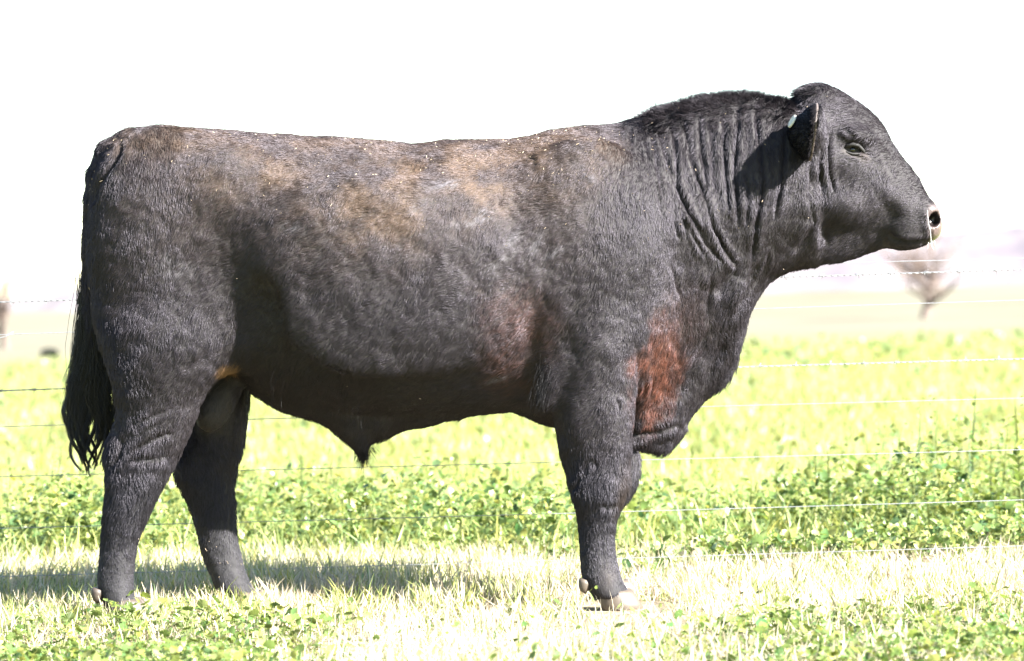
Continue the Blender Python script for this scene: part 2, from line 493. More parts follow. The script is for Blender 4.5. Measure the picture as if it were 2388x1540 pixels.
    # legs: near side w < 0
    def legs(near):
        s = -1 if near else 1
        if near:
            loft_v([(700, 1300, 1470, 70, 70, 2.2), (760, 1284, 1478, 40, 84, 2.2), (850, 1284, 1480, 18, 88, 2.2), (920, 1286, 1480, 6, 82, 2.2), (980, 1295, 1477, 0, 74, 2.2), (1030, 1302, 1470, 0, 66, 2.2),
                    (1080, 1314, 1467, 0, 58, 2.2), (1120, 1326, 1464, 0, 55, 2.3), (1150, 1334, 1455, 0, 54, 2.3), (1180, 1343, 1444, 0, 50, 2.3), (1215, 1350, 1434, 0, 45, 2.3),
                    (1255, 1352, 1431, 0, 42, 2.3), (1300, 1352, 1437, 0, 43, 2.3), (1335, 1354, 1446, 0, 47, 2.3), (1365, 1364, 1458, 0, 50, 2.3), (1384, 1378, 1470, 0, 52, 2.2), (1396, 1384, 1474, 0, 48, 2.2)], -170, 22)
            loft_v([(600, 240, 560, 42, 60, 2.1), (680, 236, 575, 12, 84, 2.1), (780, 238, 560, -10, 96, 2.1), (850, 252, 520, -10, 92, 2.1), (900, 267, 492, -6, 84, 2.1), (950, 272, 466, 0, 76, 2.1), (1000, 264, 446, 0, 66, 2.2), (1030, 254, 434, 0, 60, 2.2), (1055, 248, 421, 0, 56, 2.3),
                    (1090, 247, 402, 0, 54, 2.3), (1130, 248, 380, 0, 52, 2.3), (1170, 246, 359, 0, 49, 2.3), (1210, 242, 341, 0, 46, 2.3), (1260, 237, 322, 0, 43, 2.3), (1310, 231, 314, 0, 42, 2.3), (1350, 227, 311, 0, 44, 2.3), (1380, 230, 312, 0, 47, 2.3), (1404, 240, 320, 0, 49, 2.2), (1418, 244, 326, 0, 48, 2.2)], -130, 22)
        else:
            loft_v([(700, 1300, 1470, -70, 70, 2.2), (760, 1292, 1486, -40, 84, 2.2), (850, 1294, 1486, -18, 88, 2.2), (920, 1296, 1486, -6, 82, 2.2), (980, 1305, 1483, 0, 74, 2.2), (1030, 1322, 1484, 0, 66, 2.2),
                    (1080, 1340, 1492, 0, 58, 2.2), (1120, 1352, 1486, 0, 55, 2.3), (1150, 1360, 1470, 0, 54, 2.3), (1180, 1362, 1450, 0, 50, 2.3), (1215, 1362, 1438, 0, 45, 2.3),
                    (1255, 1362, 1434, 0, 42, 2.3), (1300, 1362, 1436, 0, 43, 2.3), (1335, 1366, 1444, 0, 47, 2.3), (1356, 1374, 1452, 0, 50, 2.3), (1370, 1380, 1462, 0, 48, 2.2)], 165, 22)
            loft_v([(640, 260, 600, -70, 60, 2.1), (700, 300, 640, -36, 86, 2.1), (800, 380, 620, -14, 92, 2.1), (860, 430, 598, -8, 86, 2.1), (900, 440, 584, 0, 80, 2.1), (950, 439, 580, 0, 74, 2.1), (1000, 428, 574, 0, 66, 2.2), (1045, 413, 567, 0, 60, 2.2), (1075, 407, 558, 0, 57, 2.3),
                    (1110, 414, 552, 0, 54, 2.3), (1150, 428, 548, 0, 51, 2.3), (1190, 443, 548, 0, 48, 2.3), (1240, 459, 552, 0, 44, 2.3), (1290, 470, 561, 0, 42, 2.3), (1335, 486, 573, 0, 44, 2.3), (1365, 500, 586, 0, 47, 2.3), (1388, 520, 601, 0, 48, 2.2), (1398, 528, 606, 0, 48, 2.2)], 104, 22)
    legs(True); legs(False)
    # knees and hocks
    for s, du in ((-170, 0), (165, 12)):
        a, b2 = pc(1400 + du, 1130, s); ell((a, b2, s), (58, 62, 56), 18)
    for s, (hu, hv) in ((-130, (272, 1052)), (104, (432, 1078))):
        a, b2 = pc(hu + 7, hv, s); ell((a, b2, s), (24, 38, 32), 24)
    # scrotum
    cone((560, 850, -6), (505, 945, -12), 34, 38, 14)
    ell((490, 962, -14), (38, 44, 40), 14)
    # tail
    tp = [(360, 320, -6, 22), (305, 332, -16, 34), (262, 362, -24, 36), (238, 408, -26, 31), (224, 470, -24, 25), (216, 560, -20, 21), (213, 660, -16, 19), (214, 760, -12, 16), (218, 850, -8, 9)]
    for a, b2 in zip(tp[:-1], tp[1:]):
        cone(a[:3], b2[:3], a[3], b2[3], 8)

    # naive surface nets
    ins = F < 0
    c = [ins[i:n[0] - 1 + i, j:n[1] - 1 + j, k:n[2] - 1 + k] for i in (0, 1) for j in (0, 1) for k in (0, 1)]
    cnt = sum(x.astype(np.int8) for x in c)
    act = (cnt > 0) & (cnt < 8)
    I = np.argwhere(act)
    idx = np.full(act.shape, -1, dtype=np.int64); idx[act] = np.arange(len(I))
    acc = np.zeros((len(I), 3)); num = np.zeros(len(I))
    cor = [(i, j, k) for i in (0, 1) for j in (0, 1) for k in (0, 1)]
    vals = {q: F[I[:, 0] + q[0], I[:, 1] + q[1], I[:, 2] + q[2]] for q in cor}
    for a in cor:
        for d in range(3):
            if a[d] == 0:
                b2 = tuple(a[e] + (1 if e == d else 0) for e in range(3))
                fa, fb = vals[a], vals[b2]
                m = (fa < 0) != (fb < 0)
                t = fa[m] / (fa[m] - fb[m])
                p = np.array(a, float)[None, :].repeat(m.sum(), 0); p[:, d] += t
                acc[m] += p; num[m] += 1
    V = lo + H * (I + acc / num[:, None])
    quads = []
    for d in range(3):
        e1, e2 = (d + 1) % 3, (d + 2) % 3
        sl0 = [slice(1, n[e] - 1) for e in range(3)]; sl1 = list(sl0)
        sl0[d] = slice(0, n[d] - 1); sl1[d] = slice(1, n[d])
        A, B = ins[tuple(sl0)], ins[tuple(sl1)]
        for flip, M in ((False, A & ~B), (True, ~A & B)):
            q = np.argwhere(M)
            off = np.zeros(3, int); off[e1] = 1; off[e2] = 1
            q = q + off
            def at(d1, d2):
                r = q.copy(); r[:, e1] += d1; r[:, e2] += d2
                return idx[r[:, 0], r[:, 1], r[:, 2]]
            f = np.stack([at(-1, -1), at(0, -1), at(0, 0), at(-1, 0)], -1)
            quads.append(f[:, ::-1] if flip else f)
    Q = np.concatenate(quads)
    return V, Q

def smooth_mesh(V, Q, it, lam=0.5):
    E = np.concatenate([Q[:, [0, 1]], Q[:, [1, 2]], Q[:, [2, 3]], Q[:, [3, 0]]])
    deg = np.bincount(E.ravel(), minlength=len(V)).astype(float)
    for _ in range(it):
        s = np.zeros_like(V)
        for d in range(3):
            s[:, d] = np.bincount(E[:, 0], V[E[:, 1], d], len(V)) + np.bincount(E[:, 1], V[E[:, 0], d], len(V))
        V = V + lam * (s / deg[:, None] - V)
    return V

def subdivide(V, Q):
    """linear split of every quad into four"""
    nV = len(V)
    E = np.sort(np.concatenate([Q[:, [0, 1]], Q[:, [1, 2]], Q[:, [2, 3]], Q[:, [3, 0]]]), axis=1)
    key = E[:, 0] * nV + E[:, 1]
    uq, inv = np.unique(key, return_inverse=True)
    ea, eb = uq // nV, uq % nV
    em = (V[ea] + V[eb]) / 2
    fm = V[Q].mean(1)
    m = len(Q); ne = len(uq)
    ei = inv.reshape(4, m).T + nV
    fi = np.arange(m) + nV + ne
    out = np.concatenate([np.stack([Q[:, k], ei[:, k], fi, ei[:, (k - 1) % 4]], -1) for k in range(4)])
    return np.concatenate([V, em, fm]), out

def normals(V, Q):
    fn = np.cross(V[Q[:, 2]] - V[Q[:, 0]], V[Q[:, 3]] - V[Q[:, 1]])
    N = np.zeros_like(V)
    for k in range(4):
        for d in range(3):
            N[:, d] += np.bincount(Q[:, k], fn[:, d], len(V))
    return N / (np.linalg.norm(N, axis=1, keepdims=True) + 1e-9)

# skin creases of the neck, face, dewlap (side view, u, v), depth and width
def neck_pts(l): return [(1302 + x * 0.373, 191.5 + y * 0.373) for x, y in l]
def head_pts(l): return [(1685 + x * 0.3234, 176 + y * 0.3234) for x, y in l]
CREASES = [
    (neck_pts([(435, 300), (440, 490)]), 5, 3.5),
    (neck_pts([(530, 400), (545, 540)]), 5, 3.5),
    (neck_pts([(565, 330), (590, 520), (605, 640), (650, 790)]), 8, 4),
    (neck_pts([(610, 310), (650, 500), (700, 640), (740, 800), (765, 930), (780, 1010)]), 9, 4),
    (neck_pts([(685, 230), (710, 420), (720, 640), (760, 780), (820, 880), (900, 990)]), 12, 4.5),
    (neck_pts([(770, 230), (800, 460), (830, 580), (880, 720)]), 10, 4.5),
    (neck_pts([(875, 190), (868, 400), (888, 560), (892, 670)]), 14, 4.5),
    (neck_pts([(940, 300), (935, 600), (985, 730)]), 9, 4),
    (neck_pts([(1020, 200), (1008, 420), (1020, 620), (1035, 820)]), 13, 4.5),
    (neck_pts([(1110, 160), (1095, 330), (1078, 480), (1070, 620), (1085, 800), (1095, 920)]), 16, 5),
    (neck_pts([(1255, 90), (1220, 230), (1228, 400), (1248, 600), (1238, 720), (1205, 900), (1190, 1080), (1175, 1220)]), 17, 5),
    (neck_pts([(1395, 300), (1380, 480), (1365, 640), (1335, 780), (1320, 880)]), 14, 5),
    (neck_pts([(850, 620), (900, 780), (930, 900), (1000, 1020), (1070, 1100)]), 9, 4.5),
    (neck_pts([(690, 640), (740, 720), (790, 850), (850, 960), (930, 1060), (1010, 1130)]), 8, 4.5),
    (neck_pts([(780, 900), (830, 1000), (900, 1090)]), 8, 4),
    (neck_pts([(1130, 590), (1150, 720), (1140, 900)]), 9, 4),
    (neck_pts([(960, 940), (1010, 1060), (1110, 1170)]), 8, 4.5),
    (neck_pts([(690, 1150), (705, 1230), (730, 1340)]), 8, 5),
    (neck_pts([(1240, 1080), (1200, 1200), (1130, 1350), (1085, 1450)]), 12, 6),
    (neck_pts([(1300, 1050), (1260, 1180), (1190, 1290), (1140, 1400)]), 9, 5),
    (neck_pts([(940, 1200), (925, 1330), (910, 1450)]), 8, 6),
    (neck_pts([(1110, 1180), (1020, 1260), (960, 1330)]), 16, 14),
    (neck_pts([(350, 700), (365, 790)]), 4, 3), (neck_pts([(410, 690), (425, 830)]), 4, 3), (neck_pts([(440, 720), (460, 840)]), 5, 3), (neck_pts([(490, 700), (510, 880)]), 4, 3),
    (neck_pts([(290, 540), (300, 650)]), 3, 3), (neck_pts([(570, 600), (600, 760), (640, 900)]), 5, 3.5), (neck_pts([(690, 860), (720, 990)]), 5, 3.5),
    (head_pts([(740, 420), (730, 560), (735, 700), (775, 860)]), 9, 4.5),
    (head_pts([(690, 540), (668, 700), (690, 890)]), 8, 4.5),
    (head_pts([(600, 620), (590, 900), (640, 1100)]), 5, 5),
    (head_pts([(860, 560), (930, 595), (1000, 620)]), 4, 3), (head_pts([(930, 500), (990, 560), (1050, 590)]), 7, 4),
    (head_pts([(780, 420), (850, 400), (930, 480)]), 5, 4),
    (head_pts([(1130, 560), (1150, 660), (1230, 760)]), 3, 6),
    (head_pts([(1180, 1130), (1230, 1180), (1330, 1195), (1400, 1190), (1470, 1185)]), 17, 4),
    (head_pts([(1445, 950), (1470, 1080), (1480, 1180)]), 3, 3),
    (head_pts([(640, 1090), (560, 1210), (500, 1270)]), 10, 9),
    (head_pts([(720, 1130), (760, 1230)]), 6, 9),
    # elbow, forearm, brisket fold
    ([(1468, 1010), (1530, 1003), (1585, 985)], 12, 6), ([(1478, 800), (1481, 900), (1476, 990)], 9, 9),
    ([(1545, 770), (1572, 810), (1578, 850)], 5, 10), ([(1500, 880), (1496, 930)], 4, 3.5), ([(1520, 870), (1512, 930)], 4, 3.5),
    ([(1600, 850), (1585, 900), (1570, 960)], 5, 5), ([(1690, 790), (1660, 850), (1640, 890)], 7, 8), ([(1650, 760), (1620, 830), (1600, 890)], 6, 8),
    ([(1432, 920), (1436, 945), (1430, 965)], 7, 5), ([(1352, 1085), (1372, 1060), (1385, 1075), (1372, 1105)], 5, 5), ([(1320, 1140), (1345, 1110), (1362, 1090)], 5, 5),
    ([(1388, 1160), (1420, 1165), (1440, 1160)], 4, 6), ([(1398, 1230), (1400, 1300)], 3, 4),
    # hock and second thigh folds, tail head
    ([(430, 945), (380, 960), (330, 985)], 4, 5), ([(425, 1000), (380, 1015), (330, 1045)], 7, 6), ([(410, 1055), (370, 1060), (320, 1060)], 6, 6), ([(310, 1010), (295, 1060), (270, 1080)], 7, 7),
    ([(304, 335), (296, 375), (272, 408), (250, 440), (240, 480)], 20, 7),
    ([(1225, 372), (1245, 380), (1240, 395)], 6, 6),
    ([(560, 880), (640, 925), (720, 945)], 5, 14), ([(840, 905), (1000, 935), (1150, 915), (1210, 880)], 4, 20),
]

def seg_dist(P, poly):
    best = np.full(len(P), 1e9)
    tt = np.zeros(len(P))
    L = [math.hypot(b[0] - a[0], b[1] - a[1]) for a, b in zip(poly[:-1], poly[1:])]
    tot = sum(L); run = 0
    side = np.zeros(len(P))
    for (a, b), l in zip(zip(poly[:-1], poly[1:]), L):
        d = np.array([b[0] - a[0], b[1] - a[1]]); q = P - np.array(a)
        t = np.clip(q @ d / (l * l), 0, 1)
        r = q - t[:, None] * d
        dist = np.hypot(r[:, 0], r[:, 1])
        m = dist < best
        best[m] = dist[m]; tt[m] = (run + t[m] * l) / tot
        side[m] = np.sign(d[0] * r[m, 1] - d[1] * r[m, 0])
        run += l
    return best, tt, side

def catmull(poly, sub=5):
    if len(poly) < 3: return poly
    P = [poly[0]] + list(poly) + [poly[-1]]
    out = []
    for i in range(1, len(P) - 2):
        p0, p1, p2, p3 = [np.array(P[i + k], float) for k in (-1, 0, 1, 2)]
        for s in range(sub):
            t = s / sub
            out.append(tuple(0.5 * (2 * p1 + (p2 - p0) * t + (2 * p0 - 5 * p1 + 4 * p2 - p3) * t * t + (3 * p1 - p0 - 3 * p2 + p3) * t ** 3)))
    out.append(tuple(poly[-1]))
    return out

def sculpt(V, N):
    side = ss(0.15, 0.55, np.abs(N[:, 2]))
    P = V[:, :2]
    disp = np.zeros(len(V))
    for poly, depth, wid in CREASES:
        poly = catmull(poly)
        a = np.array(poly)
        m = np.where((P[:, 0] > a[:, 0].min() - 6 * wid) & (P[:, 0] < a[:, 0].max() + 6 * wid) & (P[:, 1] > a[:, 1].min() - 6 * wid) & (P[:, 1] < a[:, 1].max() + 6 * wid))[0]
        if len(m) == 0: continue
        d, t, sd = seg_dist(P[m], poly)
        env = np.clip(np.minimum(t, 1 - t) * 5, 0.0, 1) ** 0.7
        g = -depth * np.exp(-(d / wid) ** 2) + 0.42 * depth * np.exp(-((d - 2.4 * wid) / (1.5 * wid)) ** 2)
        disp[m] += g * env * side[m] * 0.56 * (0.45 + 1.1 * fbm(V[m] / 34.0, 2, 61))
    # muscle and hide unevenness
    big = (fbm(V / 75.0, 3, 3) - 0.5) * 10
    small = (fbm(V / 16.0, 3, 8) - 0.5) * 3.2
    leg = ss(1150, 1250, V[:, 1]); face = ss(1900, 1990, V[:, 0])
    disp += big * (1 - 0.6 * leg) * (1 - 0.7 * face) + small * (1 - 0.3 * face)
    # hanging hide: soft vertical rolls over the ribs and shoulder
    return V + N * disp[:, None]

def blob(U, V_, cu, cv, ru, rv, rot=0, soft=0.5):
    ca, sa = math.cos(math.radians(rot)), math.sin(math.radians(rot))
    du, dv = U - cu, V_ - cv
    r = np.sqrt(((du * ca + dv * sa) / ru) ** 2 + ((-du * sa + dv * ca) / rv) ** 2)
    return 1 - ss(1 - soft, 1 + soft, r)

SCUFFS = [(1105, 522, 46, 16, -12), (1140, 500, 26, 12, -30), (985, 490, 22, 8, -35), (1175, 610, 46, 7, -35), (1200, 560, 26, 12, -50), (1250, 575, 30, 10, -60), (1300, 590, 34, 8, -30), (1362, 415, 32, 8, 38), (1050, 440, 40, 12, -10), (700, 535, 24, 12, 5), (1160, 880, 30, 6, -20), (430, 620, 40, 22, 30)]

def coat_colour(P):
    """the hide's own colours: black, sun-bleached brown, rust red, dusty scuffs"""
    U, Vv, W = P[:, 0], P[:, 1], P[:, 2]
    n1 = fbm(P / 60.0, 4, 31); n2 = fbm(P / 22.0, 3, 37); n3 = fbm(P / 7.0, 2, 41)
    near = ss(60, -20, W)
    black = np.array([0.0220, 0.0180, 0.0200]); brown = np.array([0.118, 0.076, 0.047]); warm = np.array([0.040, 0.029, 0.026])
    c = np.tile(black, (len(P), 1))
    def mix(c, col, f):
        return c * (1 - f[:, None]) + np.array(col)[None, :] * f[:, None]
    top = ss(760, 420, Vv) * ss(1480, 1300, U) * ss(180, 420, U)
    c = mix(c, warm, np.clip(top * (0.5 + n1), 0, 1) * 0.9)
    f = np.maximum.reduce([blob(U, Vv, 1090, 420, 210, 90, -6, 0.7), blob(U, Vv, 880, 470, 150, 120, 0, 0.7) * 0.8, blob(U, Vv, 640, 420, 130, 60, 5, 0.8) * 0.75, blob(U, Vv, 1290, 370, 120, 80, 0, 0.8) * 0.8, blob(U, Vv, 420, 330, 160, 40, 0, 0.8) * 0.6, blob(U, Vv, 800, 350, 300, 45, 2, 0.8) * 0.6])
    c = mix(c, brown, np.clip(f * (ss(0.35, 0.68, n1) * 0.75 + 0.35 * n2), 0, 1))
    dark = np.maximum.reduce([blob(U, Vv, 800, 420, 90, 40, -20, 0.9), blob(U, Vv, 780, 520, 90, 70, 0, 0.9) * 0.6, blob(U, Vv, 590, 700, 110, 130, 20, 0.9) * 0.8, blob(U, Vv, 310, 520, 70, 80, 0, 0.9) * 0.6, blob(U, Vv, 560, 380, 70, 25, 10, 0.9) * 0.6])
    c = mix(c, (0.017, 0.013, 0.012), dark * ss(0.35, 0.6, n2) * 0.8)
    U0_, V0_ = U, Vv
    U = U + (n1 - 0.5) * 90 + (n2 - 0.5) * 50; Vv = Vv + (n2 - 0.5) * 60
    red = np.maximum(blob(U, Vv, 1528, 868, 42, 95, 12, 0.8), blob(U, Vv, 1500, 950, 24, 60, 0, 0.6) * 0.8)
    c = mix(c, (0.150, 0.053, 0.031), np.clip(red * (0.25 + 1.0 * n3), 0, 0.9))
    red2 = np.maximum.reduce([blob(U, Vv, 1180, 850, 42, 60, 0, 0.8), blob(U, Vv, 1215, 755, 70, 70, 20, 0.9), blob(U, Vv, 1580, 770, 50, 90, 20, 0.9) * 0.4])
    c = mix(c, (0.075, 0.034, 0.024), np.clip(red2 * (0.1 + 0.9 * n3), 0, 0.8))
    U, Vv = U0_, V0_
    for (su, sv, l, wd, an) in SCUFFS:
        m = blob(U, Vv, su, sv, l, wd, an, 0.7) * ss(0.38, 0.62, n3)
        c = mix(c, (0.12, 0.112, 0.12), m * 0.75)
    # dusty legs and chest
    legs = ss(1000, 1150, Vv)
    c = mix(c, (0.016, 0.0155, 0.018), legs * 0.8)
    c = mix(c, (0.07, 0.05, 0.035), blob(U, Vv, 1445, 1130, 16, 60, 10, 0.8) * 0.7 * n2 + blob(U, Vv, 1410, 1330, 18, 30, 0, 0.8) * 0.5 * n2)
    # fine flecking
    c = c * (0.34 + 0.38 * n3)[:, None]
    # bare skin: nose, scrotum, inside of the flank
    nose = ss(2149, 2166, U - 0.12 * (Vv - 500) + (n2 - 0.5) * 16) * ss(474, 494, Vv + 0.35 * (U - 2160))
    c = mix(c, (0.105, 0.078, 0.074), nose * (0.75 + 0.25 * n2))
    hole = blob(U, Vv, 2170, 514, 14, 18, 20, 0.25) * (np.abs(W) < 68) * (np.abs(W) > 18)
    c = mix(c, (0.012, 0.009, 0.009), hole)
    c = mix(c, (0.13, 0.14, 0.05), nose * ss(545, 560, Vv) * 0.7)
    c = mix(c, (0.021, 0.018, 0.018), blob(U, Vv, 505, 935, 46, 78, 25, 0.4) * (np.abs(W + 10) < 58) * ss(860, 890, Vv))
    tan = blob(U, Vv, 553, 858, 24, 14, -15, 0.5) * ss(-10, -60, W * 0 - 40)
    c = mix(c, (0.22, 0.125, 0.055), tan)
    lid = blob(U, Vv, 1982, 364, 26, 6, 14, 0.6) + blob(U, Vv, 2006, 372, 12, 10, 40, 0.6)
    c = mix(c, (0.085, 0.068, 0.060), np.clip(lid, 0, 1) * 0.32 * (U > 1900))
    return c, nose

bull = empty('black_bull', (-0.35, 0.0, SLOPE * -0.35))
BASE = np.array(bull.location)
tag(bull, 'large black bull standing side-on in the pasture, facing right', 'bull')

V, Q = build_bull_skin()
V = smooth_mesh(V, Q, 3)
V, Q = subdivide(V, Q)
V = smooth_mesh(V, Q, 2)
Nn = normals(V, Q)
V = sculpt(V, Nn)
V = smooth_mesh(V, Q, 1, 0.35)
Nn = normals(V, Q)
coat, nose_mask = coat_colour(V)

def hide_material():
    m, nt, N, L, b = new_mat('bull_hide')
    at = N.new('ShaderNodeAttribute'); at.attribute_name = 'tint'
    tc = N.new('ShaderNodeTexCoord')
    mp = N.new('ShaderNodeMapping'); mp.inputs['Scale'].default_value = (260, 260, 60); L.new(tc.outputs['Object'], mp.inputs['Vector'])
    n = noise_node(nt, 1.0, 3, 0.6, mp.outputs[0])
    r = ramp_node(nt, n.outputs['Fac'], [(0.3, (0.55, 0.55, 0.55)), (0.7, (1.25, 1.25, 1.25))])
    mx = N.new('ShaderNodeMixRGB'); mx.blend_type = 'MULTIPLY'; mx.inputs[0].default_value = 1
    L.new(at.outputs['Color'], mx.inputs[1]); L.new(r.outputs[0], mx.inputs[2]); L.new(mx.outputs[0], b.inputs['Base Color'])
    al = N.new('ShaderNodeAttribute'); al.attribute_name = 'wet'
    mr = N.new('ShaderNodeMapRange'); mr.inputs[3].default_value = 0.75; mr.inputs[4].default_value = 0.3; L.new(al.outputs['Fac'], mr.inputs[0]); L.new(mr.outputs[0], b.inputs['Roughness'])
    b.inputs['Specular IOR Level'].default_value = 0.4
    bp = N.new('ShaderNodeBump'); bp.inputs['Strength'].default_value = 0.35; bp.inputs['Distance'].default_value = 0.003
    L.new(n.outputs['Fac'], bp.inputs['Height']); L.new(bp.outputs[0], b.inputs['Normal'])
    return m

VW = to_world(V) - BASE
body_me = mesh_np('body', VW, Q[:, ::-1], hide_material(), smooth=True, cols=coat)
wa = body_me.attributes.new('wet', 'FLOAT', 'POINT'); wa.data.foreach_set('value', nose_mask.astype(np.float32))
body = obj('body', body_me, bull)
print('bull verts', len(V), 'faces', len(Q), 'normal check', float((Nn[:, 1] * (V[:, 1] - 600)).mean()))

# ------------------------------------------------------------------ coat of hair
def hair_material(name, rough=0.36, spec=0.30, root_normal=False):
    m, nt, N, L, b = new_mat(name)
    at = N.new('ShaderNodeAttribute'); at.attribute_name = 'tint'
    L.new(at.outputs['Color'], b.inputs['Base Color'])
    b.inputs['Roughness'].default_value = rough
    b.inputs['Specular IOR Level'].default_value = spec
    if root_normal:
        an = N.new('ShaderNodeAttribute'); an.attribute_name = 'root_normal'
        geo = N.new('ShaderNodeNewGeometry')
        mx = N.new('ShaderNodeMixRGB'); mx.inputs[0].default_value = 0.72
        L.new(geo.outputs['Normal'], mx.inputs[1]); L.new(an.outputs['Vector'], mx.inputs[2])
        nm = N.new('ShaderNodeVectorMath'); nm.operation = 'NORMALIZE'; L.new(mx.outputs[0], nm.inputs[0])
        df = N.new('ShaderNodeBsdfDiffuse'); L.new(at.outputs['Color'], df.inputs['Color']); L.new(nm.outputs[0], df.inputs['Normal'])
        gl = N.new('ShaderNodeBsdfGlossy'); gl.inputs['Color'].default_value = (0.031, 0.0295, 0.034, 1); gl.inputs['Roughness'].default_value = 0.43
        ad = N.new('ShaderNodeAddShader'); L.new(df.outputs[0], ad.inputs[0]); L.new(gl.outputs[0], ad.inputs[1])
        L.new(ad.outputs[0], N['Material Output'].inputs[0])
    return m

def hair_object(name, pts, rad, cols, mat, parent, root_n=None):
    """pts (n,k,3) in parent space, rad (n,k)"""
    n, k = pts.shape[:2]
    cd = bpy.data.hair_curves.new(name)
    cd.add_curves([k] * n)
    cd.attributes['position'].data.foreach_set('vector', pts.astype(np.float32).ravel())
    ra = cd.attributes.get('radius') or cd.attributes.new('radius', 'FLOAT', 'POINT')
    ra.data.foreach_set('value', rad.astype(np.float32).ravel())
    ca = cd.attributes.new('tint', 'FLOAT_COLOR', 'CURVE')
    c = np.ones((n, 4), np.float32); c[:, :3] = cols
    ca.data.foreach_set('color', c.ravel())
    if root_n is not None:
        na = cd.attributes.new('root_normal', 'FLOAT_VECTOR', 'CURVE')
        na.data.foreach_set('vector', np.asarray(root_n, np.float32).ravel())
    cd.materials.append(mat)
    o = bpy.data.objects.new(name, cd)
    return link(o, parent)

def fur():
    A, B, C, D = [V[Q[:, i]] for i in range(4)]
    ar = 0.5 * np.linalg.norm(np.cross(C - A, D - B), axis=1)
    cen = (A + C) / 2
    wgt = ar * np.where(cen[:, 2] < 60, 1.0, 0.35)
    no_fur = (nose_mask[Q[:, 0]] > 0.4) | (((cen[:, 0] - 1979) / 26) ** 2 + ((cen[:, 1] - 354) / 11) ** 2 < 1)
    wgt[no_fur] = 0
    inscrotum = (cen[:, 1] > 880) & (cen[:, 1] < 1010) & (cen[:, 0] > 440) & (cen[:, 0] < 545) & (np.abs(cen[:, 2] + 12) < 60)
    wgt[inscrotum] *= 0.15
    NS = 430000
    fi = rng.choice(len(Q), NS, p=wgt / wgt.sum())
    a, b = rng.random(NS), rng.random(NS)
    P = (A[fi] * ((1 - a) * (1 - b))[:, None] + B[fi] * (a * (1 - b))[:, None] + C[fi] * (a * b)[:, None] + D[fi] * ((1 - a) * b)[:, None])
    Nr = Nn[Q[fi, 0]]
    U, Vv, W = P.T
    # growth direction
    d = np.zeros((NS, 3))
    ang = np.full(NS, 2.45)                                  # back and down, angle from +u towards +v
    ang = ang + (1.75 - ang) * ss(1330, 1500, U)             # neck: down
    ang = ang + (1.65 - ang) * ss(560, 380, U)               # quarters: down
    ang = ang + (1.55 - ang) * ss(930, 1050, Vv)             # legs: down
    ang = ang + (2.5 - ang) * ss(1890, 1960, U)              # face
    ang = ang + (1.9 - ang) * ss(800, 900, Vv) * ss(560, 640, U) * ss(1000, 860, U)  # flank fringe
    ang = ang + (fbm(P / 70.0, 2, 51) - 0.5) * 1.5 + (fbm(P / 20.0, 2, 53) - 0.5) * 1.3 + rng.normal(0, 0.16, NS)
    d[:, 0] = np.cos(ang); d[:, 1] = np.sin(ang)
    d = d - Nr * (d * Nr).sum(1, keepdims=True)
    d /= np.linalg.norm(d, axis=1, keepdims=True) + 1e-6
    crest = np.maximum(ss(1460, 1540, U) * ss(1900, 1840, U) * ss(-0.55, -0.85, Nr[:, 1]) * ss(330, 300, Vv), blob(U, Vv, 1872, 222, 26, 18, -30, 0.8) * ss(-0.1, -0.5, Nr[:, 1]))
    fringe = blob(U, Vv, 720, 885, 150, 60, 14, 0.8)
    elbow = blob(U, Vv, 1270, 900, 35, 60, 10, 0.8)
    rear = ss(420, 300, U) * ss(560, 700, Vv) * ss(1000, 900, Vv)
    dew = ss(1640, 1700, U) * ss(660, 720, Vv)
    shag = ss(1000, 1050, Vv) * ss(1260, 1180, Vv)
    short = np.maximum(ss(1230, 1330, Vv), 0.55 * ss(2000, 2080, U))
    L = 10.5 + 7 * fbm(P / 40.0, 2, 55)
    L = L + 7 * crest + 10 * fringe + 10 * elbow + 6 * rear + 8 * dew + 5 * shag
    L = L * (1 - 0.45 * short) * rng.uniform(0.6, 1.25, NS)
    lift = 0.26 + 0.12 * fbm(P / 30.0, 2, 57) + 0.7 * crest + 0.2 * dew + 0.08 * shag
    g = d + Nr * lift[:, None] + rng.normal(0, 0.07, (NS, 3))
    g /= np.linalg.norm(g, axis=1, keepdims=True)
    tipd = d * 1.0 + Nr * (lift * 0.35)[:, None] + np.array([0, 0.35, 0])[None, :] * (fringe + elbow + 0.3)[:, None]
    tipd /= np.linalg.norm(tipd, axis=1, keepdims=True)
    tipd = np.where(crest[:, None] > 0.3, g, tipd)
    p0 = P - Nr * 1.0
    p1 = p0 + g * (L * 0.4)[:, None]
    p2 = p1 + (g * 0.4 + tipd * 0.6) * (L * 0.32)[:, None]
    p3 = p2 + tipd * (L * 0.3)[:, None]
    pts = np.stack([p0, p1, p2, p3], 1)
    cols, _ = coat_colour(P)
    cols = cols * rng.uniform(0.7, 1.45, NS)[:, None]
    rad = np.array([0.00055, 0.00050, 0.00036, 0.00008])[None, :] * rng.uniform(0.8, 1.2, NS)[:, None]
    o = hair_object('fur', to_world(pts) - BASE, rad, cols, hair_material('bull_fur', root_normal=True), bull, np.stack([Nr[:, 0], Nr[:, 2], -Nr[:, 1]], -1))
    hair_material('loose_hair', spec=0.12)
    o['kind'] = 'stuff'
    o['label'] = 'short black coat with brown dusty back and rust red chest'

    # long stray hairs: crest, sheath tuft, brisket
    G, R, CC = [], [], []
    def strand(p, d0, L_, bend, k=6):
        q = [np.array(p, float)]
        dd = np.array(d0, float)
        for i in range(k - 1):
            dd = dd + np.array(bend) * 0.25 + rng.normal(0, 0.10, 3)
            q.append(q[-1] + dd / np.linalg.norm(dd) * L_ / (k - 1))
        G.append(q); R.append(np.linspace(0.00055, 0.00012, k)); CC.append((0.008, 0.0075, 0.008))
